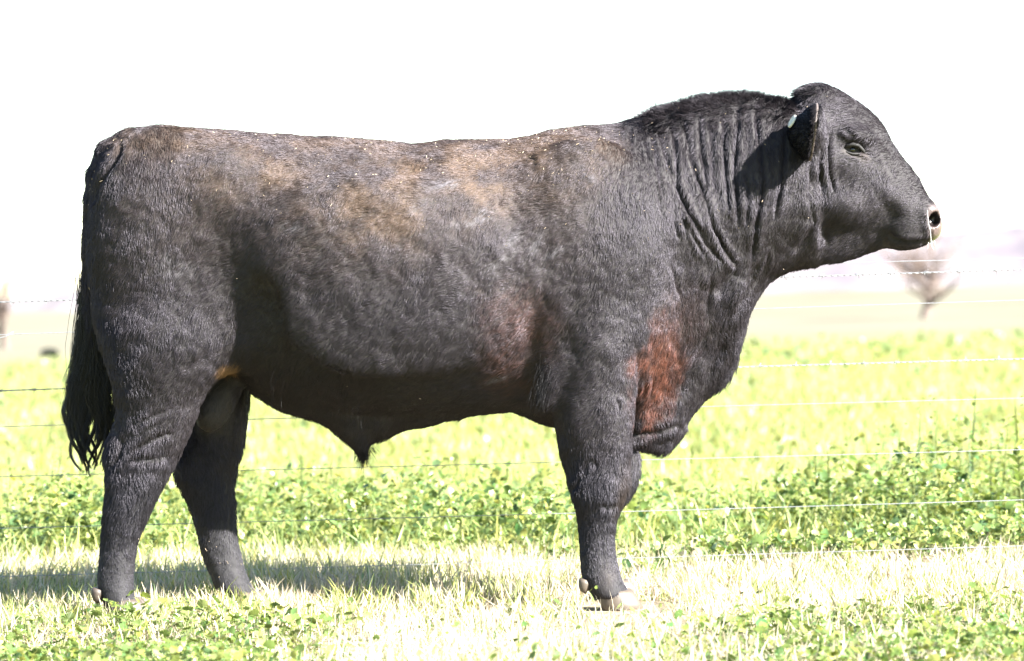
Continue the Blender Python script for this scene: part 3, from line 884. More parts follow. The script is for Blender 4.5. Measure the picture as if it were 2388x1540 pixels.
    for i in range(260):                                     # sheath tuft
        strand((846 + rng.normal(0, 8), 1050 + rng.normal(0, 8), rng.normal(0, 8)), (rng.normal(0, 0.25), 1, rng.normal(0, 0.3)), rng.uniform(14, 42), (0.05, 0.1, 0))
    for i in range(24):
        strand((862 + rng.normal(0, 5), 1040 + rng.normal(0, 5), rng.normal(0, 8)), (0.7, 0.6, rng.normal(0, 0.3)), rng.uniform(15, 34), (0, 0.2, 0))
    for i in range(10):
        strand((846, 1066, 0), (rng.normal(0, 0.1), 1, 0), rng.uniform(35, 50), (-0.15, 0.1, 0))
    for i in range(420):                                     # crest
        u = rng.uniform(1500, 1835)
        t = float(pchip([1470, 1520, 1565, 1610, 1655, 1700, 1750, 1805, 1850], [285, 263, 247, 234, 225, 222, 224, 233, 240], np.array([u]))[0])
        strand((u, t + 4, rng.normal(0, 22)), (rng.normal(-0.25, 0.25), -1, rng.normal(0, 0.3)), rng.uniform(10, 26), (0.05, 0.05, 0))
    for i in range(14):
        strand((1530 + rng.normal(0, 2), 258, rng.normal(0, 6)), (-0.25, -1, 0), rng.uniform(16, 28), (0, 0, 0))
    for i in range(110):                                     # tuft behind the poll
        strand((1872 + rng.normal(0, 12), 222 + rng.normal(0, 7), rng.normal(0, 30)), (-0.9 + rng.normal(0, 0.3), -0.5 + rng.normal(0, 0.4), rng.normal(0, 0.3)), rng.uniform(14, 30), (-0.1, 0, 0))
    for i in range(60):                                     # brush along the belly fringe and behind the elbow
        u = rng.uniform(640, 860); strand((u, 868 + (u - 640) * 0.22 + rng.normal(0, 22), -215 + (u - 640) * 0.12 + rng.normal(0, 16)), (-0.25 + rng.normal(0, 0.25), 1, -0.1), rng.uniform(14, 34), (0, 0.1, 0.05))
    for i in range(140):
        strand((1268 + rng.normal(0, 14), 880 + rng.normal(0, 28), -236 + rng.normal(0, 10)), (-0.3 + rng.normal(0, 0.2), 1, -0.15), rng.uniform(18, 44), (-0.05, 0.1, 0))
    for i in range(300):
        v = rng.uniform(720, 905); u = float(pchip([690, 740, 790, 850, 890, 930], [1765, 1738, 1728, 1712, 1690, 1640], np.array([v]))[0])
        strand((u - 6, v, rng.normal(0, 14)), (0.5, 0.9, rng.normal(0, 0.2)), rng.uniform(12, 26), (-0.05, 0.15, 0))
    hair_object('guard_hair', to_world(np.array(G)) - BASE, np.array(R), np.array(CC), bpy.data.materials['loose_hair'], bull)['kind'] = 'stuff'

    # tail switch: wavy locks
    G, R, CC = [], [], []
    yy = np.array([560, 700, 780, 850, 900, 950, 1000, 1050, 1105], float)
    cc = np.array([212, 211, 213, 214, 212, 210, 213, 214, 217], float)
    hw = np.array([17, 21, 30, 46, 58, 60, 54, 42, 32], float)
    locks = [(rng.uniform(-1, 1), rng.uniform(0, 6.28), rng.uniform(5, 11), rng.uniform(990, 1116)) for i in range(34)]
    for i in range(5600):
        lk = locks[rng.integers(len(locks))]
        start = rng.uniform(620, 900)
        end = min(lk[3], start + rng.uniform(190, 430)) - abs(rng.normal(0, 16))
        k = 12
        v = np.linspace(start, end, k)
        t = np.clip((v - 760) / 340, 0, 1)
        off = lk[0] * pchip(yy, hw, v) * 0.86
        wave = np.sin(v / 27.0 + lk[1]) * lk[2] * t * 2.0
        sp = rng.normal(0, 1) * (3 + 7 * (1 - t) * 1.0) * np.clip(1.15 - t, 0.25, 1)
        u = pchip(yy, cc, v) + off * np.clip((v - start) / 120, 0.15, 1) + wave + sp
        if lk[0] > 0.8: u = u + 6 * t
        w = -4 + rng.normal(0, 9) + np.cos(v / 45 + lk[1]) * 8 * t
        G.append(np.stack([u, v, w], -1)); R.append(np.linspace(0.0007, 0.0002, k)); CC.append(np.array([0.006, 0.006, 0.0072]) * rng.uniform(0.6, 1.5))
    o = hair_object('tail_switch', to_world(np.array(G)) - BASE, np.array(R), np.array(CC), hair_material('tail_hair', rough=0.35), bull)
    o['kind'] = 'stuff'
fur()

# ------------------------------------------------------------------ ears, tag, eye, hooves, dewclaws, drool
def loc(u, v, w): return Vector(to_world(np.array([u, v, w]))) - Vector(BASE)

ear_mat = plain('ear_hide', (0.018, 0.016, 0.017), 0.6, 0.4, 120, 0.4)
ear_in = plain('inner_ear', (0.07, 0.055, 0.05), 0.7, 0.3, 90, 0.3)
def ear(side):
    """leaf-shaped cup on the side of the head, pointing out and a little back"""
    axis = Vector((0.0, -0.10, -1.0)).normalized()      # u, v, w on the near side
    fwd = Vector((0.97, 0.10, -0.10)); fwd = (fwd - axis * fwd.dot(axis)).normalized()
    vert = axis.cross(fwd).normalized()
    if vert.y > 0: vert = -vert
    base = Vector((1880, 318, -100))
    Lm = 178
    nt, ns = 14, 15
    rings = []
    for layer in (0, 1):
        for i in range(nt):
            t = i / (nt - 1)
            wdt = (40 + 26 * math.sin(min(t / 0.5, 1) * math.pi / 2)) if t < 0.5 else 66 * math.cos((t - 0.5) / 0.5 * math.pi / 2) ** 0.62
            wdt = max(wdt, 2)
            cup = 1.25 - 0.5 * t
            for j in range(ns):
                s = -1 + 2 * j / (ns - 1)
                a = s * cup
                th = 0 if layer == 0 else 9 * (1 - 0.5 * abs(s) ** 2)
                r = wdt
                p = base + axis * (Lm * t) + vert * (r * math.sin(a) / math.sin(max(cup, 0.8)) * 1.0) - fwd * ((r * (1.55 - 1.25 * t)) * (math.cos(a) - math.cos(cup))) 
                p = p - fwd * th + Vector((0, 10 * math.sin(t * 3.1), 0))
                rings.append(Vector((p.x, p.y, p.z * side)))
    Vv = [tuple(loc(*p)) for p in rings]
    def ix(l, i, j): return l * nt * ns + i * ns + j
    inner = [[ix(0, i, j), ix(0, i, j + 1), ix(0, i + 1, j + 1), ix(0, i + 1, j)] for i in range(nt - 1) for j in range(ns - 1)]
    outer = [[ix(1, i, j + 1), ix(1, i, j), ix(1, i + 1, j), ix(1, i + 1, j + 1)] for i in range(nt - 1) for j in range(ns - 1)]
    rim = []
    for i in range(nt - 1):
        rim += [[ix(0, i + 1, 0), ix(1, i + 1, 0), ix(1, i, 0), ix(0, i, 0)], [ix(0, i, ns - 1), ix(1, i, ns - 1), ix(1, i + 1, ns - 1), ix(0, i + 1, ns - 1)]]
    for j in range(ns - 1):
        rim.append([ix(0, nt - 1, j), ix(0, nt - 1, j + 1), ix(1, nt - 1, j + 1), ix(1, nt - 1, j)])
    me = mesh_np('ear', Vv, inner + outer + rim, ear_mat, smooth=True)
    me.materials.append(ear_in)
    for k, p in enumerate(me.polygons): p.material_index = 1 if (k < len(inner) or k >= len(inner) + len(outer)) else 0
    o = obj('ear', me, bull)
    # hair on the ear
    G, R, CC = [], [], []
    arr = np.array([list(r) for r in rings]).reshape(2, nt, ns, 3)
    axs = np.array([axis.x, axis.y, axis.z * side])
    out = np.array([-fwd.x, -fwd.y, -fwd.z * side])
    for q in range(5200 if side > 0 else 900):
        l = 1 if rng.random() < 0.72 else 0
        fi_, fj = rng.random() * (nt - 1.01), rng.random() * (ns - 1.01)
        i, j = int(fi_), int(fj); a, b = fi_ - i, fj - j
        p = arr[l, i, j] * (1 - a) * (1 - b) + arr[l, i + 1, j] * a * (1 - b) + arr[l, i, j + 1] * (1 - a) * b + arr[l, i + 1, j + 1] * a * b
        edge = abs(fj / (ns - 1) * 2 - 1)
        dd = axs * 0.9 + out * (0.35 if l else -0.35) + np.array([0, 0.25, 0]) + rng.normal(0, 0.18, 3)
        dd /= np.linalg.norm(dd)
        Lh = rng.uniform(7, 14) * (1 + 0.8 * (edge > 0.85))
        G.append([p, p + dd * Lh * 0.5, p + dd * Lh + np.array([0, 2, 0])]); R.append([0.0006, 0.0005, 0.0001]); CC.append(np.array([0.013, 0.0115, 0.0125]) * rng.uniform(0.7, 1.4))
    hair_object('ear_fur', to_world(np.array(G)) - BASE, np.array(R), np.array(CC), bpy.data.materials['loose_hair'], o)['kind'] = 'stuff'
    return o, base, axis, fwd, vert
near_ear, eb, ea, ef, ev = ear(1)
near_ear['label'] = 'near ear held out sideways with a small pale button in it'
ear(-1)
# ear button
def disc(name, c, nrm, r, th, mat, parent, seg=24):
    n_ = nrm.normalized(); a = n_.orthogonal().normalized(); b = n_.cross(a)
    Vv, F = [], []
    prof = [(0, 0.0), (r, 0.0), (r * 1.0, th * 0.7), (r * 0.86, th), (r * 0.62, th), (r * 0.55, th * 0.7), (0.0001, th * 0.7)]
    for rr, h in prof[1:]:
        for k in range(seg):
            t = 2 * math.pi * k / seg
            Vv.append(tuple(c + n_ * h + (a * math.cos(t) + b * math.sin(t)) * rr))
    m = len(prof) - 1
    for i in range(m - 1):
        for k in range(seg):
            F.append([i * seg + k, i * seg + (k + 1) % seg, (i + 1) * seg + (k + 1) % seg, (i + 1) * seg + k])
    F.append([k for k in range(seg)][::-1])
    return obj(name, mesh_np(name, Vv, F, mat, smooth=False), parent)
tag_mat = plain('pale_plastic', (0.55, 0.56, 0.50), 0.45, 0.12, 40)
ev_ = [v.co.copy() for v in near_ear.data.vertices][14 * 15:]
def seen_at(p):
    q = p + Vector(BASE); k = 7600 / (CAM_D + q.y)
    return U0 + q.x * k, V0 - (q.z - CAM_H) * k
bi = min(range(15 * 4, 15 * 12), key=lambda i: (seen_at(ev_[i])[0] - 1848) ** 2 + (seen_at(ev_[i])[1] - 286) ** 2)
i_, j_ = divmod(bi, 15); j_ = min(max(j_, 1), 13)
nb_ = (ev_[(i_ + 1) * 15 + j_] - ev_[(i_ - 1) * 15 + j_]).cross(ev_[i_ * 15 + j_ + 1] - ev_[i_ * 15 + j_ - 1]).normalized()
if nb_.x > 0: nb_ = -nb_
ear_button = disc('ear_tag', ev_[bi] + nb_ * 0.006, nb_, 0.021, 0.006, tag_mat, bull)
print('tag seen at', seen_at(ev_[bi]), 'normal', nb_)

def uv_sphere(c, r, seg=24, rings=16):
    Vv, F = [], []
    for i in range(rings + 1):
        th = math.pi * i / rings
        for k in range(seg):
            ph = 2 * math.pi * k / seg
            Vv.append((c[0] + r * math.sin(th) * math.cos(ph), c[1] - r * math.cos(th), c[2] + r * math.sin(th) * math.sin(ph)))
    for i in range(rings):
        for k in range(seg):
            F.append([i * seg + k, i * seg + (k + 1) % seg, (i + 1) * seg + (k + 1) % seg, (i + 1) * seg + k])
    return Vv, F
def eye_material():
    m, nt, N, L, b = new_mat('eye')
    tc = N.new('ShaderNodeTexCoord')
    sp = N.new('ShaderNodeSeparateXYZ'); L.new(tc.outputs['Object'], sp.inputs[0])
    ab = N.new('ShaderNodeMath'); ab.operation = 'ABSOLUTE'; L.new(sp.outputs['Y'], ab.inputs[0])
    r = ramp_node(nt, ab.outputs[0], [(0.0, (0.12, 0.10, 0.10)), (0.011, (0.09, 0.07, 0.065)), (0.0125, (0.03, 0.011, 0.006)), (0.0148, (0.07, 0.022, 0.010)), (0.0152, (0.003, 0.003, 0.004))])
    r.color_ramp.interpolation = 'LINEAR'
    L.new(r.outputs[0], b.inputs['Base Color'])
    b.inputs['Roughness'].default_value = 0.14
    return m
em = eye_material()
for s in (-1, 1):
    v_, f_ = uv_sphere((0, 0, 0), 0.0185)
    e = obj('eye', mesh_np('eye', v_, f_, em, smooth=True), bull)
    e.location = loc(1977, 354, 88 * s)

lid_mat = plain('eyelid_hide', (0.007, 0.006, 0.006), 0.75, 0.3, 200)
def lid(poly, w, r, name):
    """rolled eyelid edge"""
    for s in (-1, 1):
        pts = [loc(a, b, c * s) for a, b, c in poly]
        v_, f_ = tube(pts, r, 8)
        obj(name, mesh_np(name, v_, f_, lid_mat, smooth=True), bull)
lid([(1955, 352, 100), (1964, 345, 107), (1977, 342, 110), (1990, 345, 109), (2001, 356, 103), (2008, 366, 97)], 0, [0.002, 0.0045, 0.006, 0.006, 0.005, 0.002], 'upper_eyelid')
lid([(1955, 353, 100), (1963, 360, 105), (1976, 364, 107), (1990, 364, 105), (2008, 368, 97)], 0, [0.002, 0.003, 0.0035, 0.003, 0.002], 'lower_eyelid')

horn_mat = plain('pale_hoof', (0.07, 0.055, 0.040), 0.55, 0.18, 25, 0.3)
horn_dark = plain('dark_hoof', (0.045, 0.034, 0.026), 0.6, 0.35, 25, 0.3)
def hoof(u, v, w, half_len, ang, mat, label=None):
    """cloven hoof: two claws, coronet to sole; u,v = middle of the coronet"""
    h = empty('hoof'); h.parent = bull
    if label: h['label'] = label
    for s in (-1, 1):
        Vv, F = [], []
        seg = 18
        lv = [(0.0, 0.90, 0.96, 0), (0.2, 0.98, 1.02, 4), (0.6, 1.08, 1.08, 11), (0.95, 1.14, 1.12, 17), (1.0, 1.08, 1.05, 17)]
        hgt = V0 + (CAM_H - SLOPE * (u + 20 - U0) / S) * S - v + 3
        for (t, fu, fw, sh) in lv:
            for k in range(seg):
                a = 2 * math.pi * k / seg
                cu = math.cos(a); cw = math.sin(a)
                x = cu * half_len * fu * (1.08 if cu > 0 else 0.92) + sh
                z = cw * 24 * fw * (1 - 0.30 * max(cu, 0) ** 2) + s * (25 - 4 * max(cu, 0))
                y = hgt * t - (6 * (1 - t)) * (1 - abs(cu)) + (1 - t) * 8 * (-cu)
                Vv.append(tuple(loc(u + x, v + y, w + z)))
        for i in range(len(lv) - 1):
            for k in range(seg):
                F.append([i * seg + k, i * seg + (k + 1) % seg, (i + 1) * seg + (k + 1) % seg, (i + 1) * seg + k])
        F.append(list(range(seg))[::-1]); F.append([(len(lv) - 1) * seg + k for k in range(seg)])
        c = obj('claw', mesh_np('claw', Vv, F, mat, smooth=True), h)
def dewclaw(u, v, w, mat, ang=0.5):
    Vv, F = [], []
    seg = 12
    for (t, r) in ((0, 12), (0.3, 14), (0.7, 11), (1.0, 6)):
        for k in range(seg):
            a = 2 * math.pi * k / seg
            Vv.append(tuple(loc(u + r * math.cos(a) - 5 * t, v + t * 30 + 4 * math.cos(a), w + r * 0.95 * math.sin(a))))
    for i in range(3):
        for k in range(seg):
            F.append([i * seg + k, i * seg + (k + 1) % seg, (i + 1) * seg + (k + 1) % seg, (i + 1) * seg + k])
    F.append(list(range(seg))[::-1]); F.append([3 * seg + k for k in range(seg)])
    obj('dewclaw', mesh_np('dewclaw', Vv, F, mat, smooth=True), bull)
for (u, v, w, m, lb) in ((1430, 1381, -170, horn_mat, 'pale cream front hoof'), (1428, 1358, 165, horn_mat, None), (287, 1402, -130, horn_dark, None), (572, 1384, 104, horn_mat, None)):
    a, b = pc(u, v, w)
    hoof(a, b, w, 42, 0, m, lb)
for (u, v, w, m) in ((1364, 1350, -196, horn_mat), (1364, 1350, -140, horn_mat), (1372, 1336, 150, horn_mat), (228, 1372, -156, horn_dark), (230, 1372, -104, horn_dark), (520, 1372, 80, plain('brown_hoof', (0.30, 0.19, 0.09), 0.6, 0.35, 30, 0.3)), (520, 1372, 130, horn_dark)):
    a, b = pc(u, v, w)
    dewclaw(a, b, w, m)

# drool on the muzzle
dm, nt, N_, L_, b_ = new_mat('drool')
b_.inputs['Base Color'].default_value = (0.85, 0.86, 0.88, 1); b_.inputs['Roughness'].default_value = 0.08; b_.inputs['Transmission Weight'].default_value = 0.6
nz = noise_node(nt, 80, 2); bpn = N_.new('ShaderNodeBump'); bpn.inputs['Strength'].default_value = 0.3; L_.new(nz.outputs['Fac'], bpn.inputs['Height']); L_.new(bpn.outputs[0], b_.inputs['Normal'])
prt = []
for pts, r in (([(2152, 492, -75), (2154, 520, -78), (2159, 540, -76), (2162, 566, -66)], [0.0006, 0.0008, 0.0008, 0.002]), ([(2162, 564, -64), (2164, 575, -62), (2168, 582, -60)], [0.003, 0.0022, 0.0008]), ([(2170, 562, -56), (2172, 574, -54)], [0.002, 0.001]), ([(2156, 566, -66), (2154, 582, -66)], [0.001, 0.0008])):
    prt.append(tube([loc(*p) for p in pts], r, 6))
v_, f_ = join_geo(prt)
obj('drool', mesh_np('drool', v_, f_, dm, smooth=True), bull)

# chaff and hay specks caught in the coat
def chaff():
    spots = []
    tries = 0
    cand = np.where((V[:, 2] < -20) & (Nn[:, 2] < -0.05))[0]
    prob = (blob(V[cand, 0], V[cand, 1], 1120, 400, 330, 150, 0, 0.9) + 1.3 * blob(V[cand, 0], V[cand, 1], 1320, 350, 90, 90, 0, 0.9) + 0.7 * blob(V[cand, 0], V[cand, 1], 640, 370, 420, 90, 0, 0.9) + 0.25 * blob(V[cand, 0], V[cand, 1], 1700, 380, 150, 140, 0, 0.9) + 0.9 * blob(V[cand, 0], V[cand, 1], 560, 1310, 40, 60, 0, 0.9) + 0.02 + 0.6 * blob(V[cand, 0], V[cand, 1], 245, 500, 30, 70, 0, 0.9))
    ids = rng.choice(cand, 330, p=prob / prob.sum())
    far = np.where((V[:, 2] > 20) & (V[:, 2] < 80) & (V[:, 1] > 1260) & (V[:, 0] > 470) & (V[:, 0] < 610))[0]
    ids = np.concatenate([ids, rng.choice(far, 16)]) if len(far) else ids
    Vv, F = [], []
    for i in ids:
        p = V[i] + Nn[i] * rng.uniform(4, 7)
        d = rng.normal(0, 1, 3); d -= Nn[i] * (d @ Nn[i]) * 0.8; d /= np.linalg.norm(d)
        e = np.cross(d, Nn[i]); e /= np.linalg.norm(e) + 1e-6
        l = 0.6 + 3.4 * rng.random() ** 2; wd = rng.uniform(0.25, 0.5)
        o = len(Vv)
        Vv += [p - d * l - e * wd, p + d * l - e * wd, p + d * l + e * wd, p - d * l + e * wd, p + Nn[i] * 1.2 - d * l * 0.6, p + Nn[i] * 1.2 + d * l * 0.6]
        F += [[o, o + 1, o + 5, o + 4], [o + 2, o + 3, o + 4, o + 5], [o + 1, o + 2, o + 5], [o + 3, o, o + 4]]
    me = mesh_np('hay_chaff', to_world(np.array(Vv)) - BASE, F, plain('chaff', (0.30, 0.24, 0.17), 0.7, 0.4, 300))
    obj('hay_chaff', me, bull)['kind'] = 'stuff'
chaff()

# ------------------------------------------------------------------ wire fence behind the bull
FD = CAM_D + 0.85
def fence():
    root = empty('wire_fence', (0, 0.85, 0))
    tag(root, 'wire fence of plain and barbed strands running behind the bull', 'fence')
    R0 = Vector(root.location)
    galv = plain('galvanised_wire', (0.26, 0.27, 0.28), 0.5, 0.3, 200, metal=0.5)
    wood = plain('weathered_post', (0.26, 0.22, 0.18), 0.9, 0.35, 12, 0.6)
    lines = [(651, 601, 0), (701, 629, 1), (778, 702, 0), (911, 837, 1), (997, 926, 0), (1113, 1045, 0), (1231, 1163, 0), (1341, 1273, 0)]
    bv, bf = [], []
    # one barb: two pins wound round the strands
    parts = []
    for a, dx in ((0.5, -0.003), (2.2, 0.003)):
        d = Vector((0.25, math.cos(a), math.sin(a))).normalized() * 0.013
        parts.append(tube([Vector((dx, 0, 0)) - d, Vector((dx, 0, 0)) + d], [0.0007, 0.0009], 5))
    ring = [Vector((-0.006 + 0.012 * k / 16, 0.0036 * math.cos(k * 1.3), 0.0036 * math.sin(k * 1.3))) for k in range(17)]
    parts.append(tube(ring, [0.0011] * 17, 5))
    barb_me = mesh_np('barb', *join_geo(parts), galv, smooth=True)
    for n_, (vl, vr, barbed) in enumerate(lines):
        a, b = px(0, vl, FD) - R0, px(2387, vr, FD) - R0
        d = (b - a) / (b.x - a.x)
        def at(x, d=d, a=a): return a + d * (x - a.x) - Vector((0, 0, 0.004 * math.cos(x * 0.7 + n_)))
        if not barbed:
            xs = np.linspace(-4.3, 4.3, 60)
            v, f = tube([at(x) for x in xs], [0.00125] * 60, 8)
            w = obj('wire', mesh_np('wire', v, f, galv, smooth=True), root)
            if vl == 778:      # knot where two lengths were joined
                x0 = px(0, 778, FD).x
                p = [at(x0 - 0.05) + Vector((0, -0.004, -0.002)), at(x0) + Vector((0, -0.006, -0.010)), at(x0 + 0.02) + Vector((0, -0.006, -0.006)), at(x0 + 0.045) + Vector((0, -0.004, 0.008))]
                v, f = tube(p, [0.0017] * 4, 8)
                obj('splice', mesh_np('splice', v, f, galv, smooth=True), w)
        else:
            xs = np.linspace(-4.3, 4.3, 1100)
            prt = []
            for ph in (0, math.pi):
                prt.append(tube([at(x) + Vector((0, 0.0017 * math.cos(x * 150 + ph), 0.0017 * math.sin(x * 150 + ph))) for x in xs], [0.00125] * len(xs), 5))
            v, f = join_geo(prt)
            w = obj('barbed_wire', mesh_np('barbed_wire', v, f, galv, smooth=True), root)
            step = 81 / 7600 * FD
            x = -1.95 + (0.045 if n_ == 1 else 0.02)
            while x < 2.0:
                o = obj('barb', barb_me, w)
                o.location = at(x); o.rotation_euler = (rng.uniform(0, 6.28), 0, 0)
                x += step * rng.uniform(0.93, 1.07)
    for x in (-4.25, 4.25):
        v, f = tube([Vector((x, 0.07, SLOPE * x - 0.3)), Vector((x, 0.07, SLOPE * x + 0.6)), Vector((x + 0.01, 0.07, SLOPE * x + 1.3))], [0.062, 0.06, 0.056], 14)
        obj('post', mesh_np('post', v, f, wood, smooth=True), root)
fence()

# ------------------------------------------------------------------ plants
def mallow_geo():
    """round pleated leaf with shallow lobes, stalk end at the origin"""
    V_ = [(0, 0, 0)]
    F_ = []
    n = 22
    for k in range(n + 1):
        a = math.radians(-155 + 310 * k / n)
        r = 0.5 * (0.84 + 0.16 * abs(math.cos(a * 3.5 / 1.35))) * (1.0 + 0.05 * ((k * 7) % 3 - 1))
        z = 0.10 * (r * 2) ** 2 + (0.05 if k % 2 else -0.035)
        V_.append((r * math.sin(a), r * math.cos(a) + 0.12, z))
    F_ = [[0, k, k + 1] for k in range(1, n + 1)]
    return np.array(V_), F_
def ovate_geo(teeth=True):
    V_, F_ = [], []
    n = 6
    prof = [0.02, 0.24, 0.30, 0.25, 0.15, 0.0]
    for i in range(n):
        t = i / (n - 1)
        w = prof[i] * (1.12 if (teeth and i % 2) else 0.95)
        z = 0.12 * math.sin(t * 2.2) - 0.16 * t * t
        V_ += [(-w, t, z + 0.25 * w), (0, t, z), (w, t, z + 0.25 * w)]
    for i in range(n - 1):
        a = i * 3
        F_ += [[a, a + 1, a + 4, a + 3], [a + 1, a + 2, a + 5, a + 4]]
    return np.array(V_), F_
def blade_geo(bend=0.35, w=0.035):
    V_, F_ = [], []
    n = 4
    for i in range(n):
        t = i / (n - 1)
        ww = w * (1 - t ** 1.6) + 0.002
        V_ += [(-ww, bend * t * t, t * (1 - 0.25 * bend * t)), (ww, bend * t * t, t * (1 - 0.25 * bend * t))]
    for i in range(n - 1):
        a = 2 * i
        F_.append([a, a + 1, a + 3, a + 2])
    return np.array(V_), F_

def tri(F_):
    out = []
    for f in F_:
        for k in range(1, len(f) - 1): out.append([f[0], f[k], f[k + 1]])
    return np.array(out)

def euler_mats(yaw, pitch, roll):
    cy, sy, cp, sp, cr, sr = np.cos(yaw), np.sin(yaw), np.cos(pitch), np.sin(pitch), np.cos(roll), np.sin(roll)
    Z, O = np.zeros_like(yaw), np.ones_like(yaw)
    Rz = np.stack([np.stack([cy, -sy, Z], -1), np.stack([sy, cy, Z], -1), np.stack([Z, Z, O], -1)], 1)
    Rx = np.stack([np.stack([O, Z, Z], -1), np.stack([Z, cp, -sp], -1), np.stack([Z, sp, cp], -1)], 1)
    Ry = np.stack([np.stack([cr, Z, sr], -1), np.stack([Z, O, Z], -1), np.stack([-sr, Z, cr], -1)], 1)
    return Rz @ Rx @ Ry

def scatter(geo, pos, yaw, pitch, roll, scale, tint):
    """many small pieces of foliage as arrays"""
    v, f = geo
    f = tri(f)
    M = euler_mats(yaw, pitch, roll) * np.asarray(scale)[:, None, None]
    P = np.einsum('nij,kj->nki', M, v) + pos[:, None, :]
    n, k = P.shape[:2]
    Fx = (f[None] + (np.arange(n) * k)[:, None, None]).reshape(-1, 3)
    return P.reshape(-1, 3), Fx, np.repeat(tint, k, 0)

def stuff(name, label, sets, mat, cat):
    V_, F_, C_ = [], [], []
    o = 0
    for v, f, c in sets:
        V_.append(v); F_.append(f + o); C_.append(c); o += len(v)
    ob = obj(name, mesh_np(name, np.concatenate(V_), np.concatenate(F_), mat, cols=np.concatenate(C_)))
    return tag(ob, label, cat, None, 'stuff')

def on_ground(x, y): return np.stack([x, y, SLOPE * x + relief(x, y)], -1)

def tints(n, base, var=0.3, warm=0.15):
    b = np.array(base)[None, :] * rng.uniform(1 - var, 1 + var, (n, 1))
    b = b * (1 + rng.normal(0, warm, (n, 1)) * np.array([1.0, 0.2, -0.5])[None, :])
    return np.clip(b, 0.005, 0.9)

def clump(x, y, sc, seed, lo_, hi_):
    return ss(lo_, hi_, fbm(np.stack([x * sc, y * sc, 0 * x + 3.3], -1), 3, seed))

LEAF = leaf_mat('weed_leaf', (0.1, 0.16, 0.04), 0.4, 0.38)
GRASS = leaf_mat('grass_blade', (0.1, 0.16, 0.04), 0.4)
STRAW = leaf_mat('straw', (0.3, 0.25, 0.15), 0.25, 0.7)
MALLOW, OVATE = mallow_geo(), ovate_geo()
GREEN = (0.135, 0.19, 0.05); LIME = (0.26, 0.30, 0.105); DEEP = (0.06, 0.105, 0.035)

def half_width(y): return (CAM_D + y) * 0.1575 + 0.85

def fence_height(x):
    """how tall the weeds stand along the row behind the fence"""
    p = np.stack([x * 1.5, 0 * x, 0 * x], -1)
    return 0.12 + 0.13 * fbm(p, 2, 71) + 0.13 * ss(1.0, 1.9, x) + 0.05 * ss(-1.0, -1.6, x)

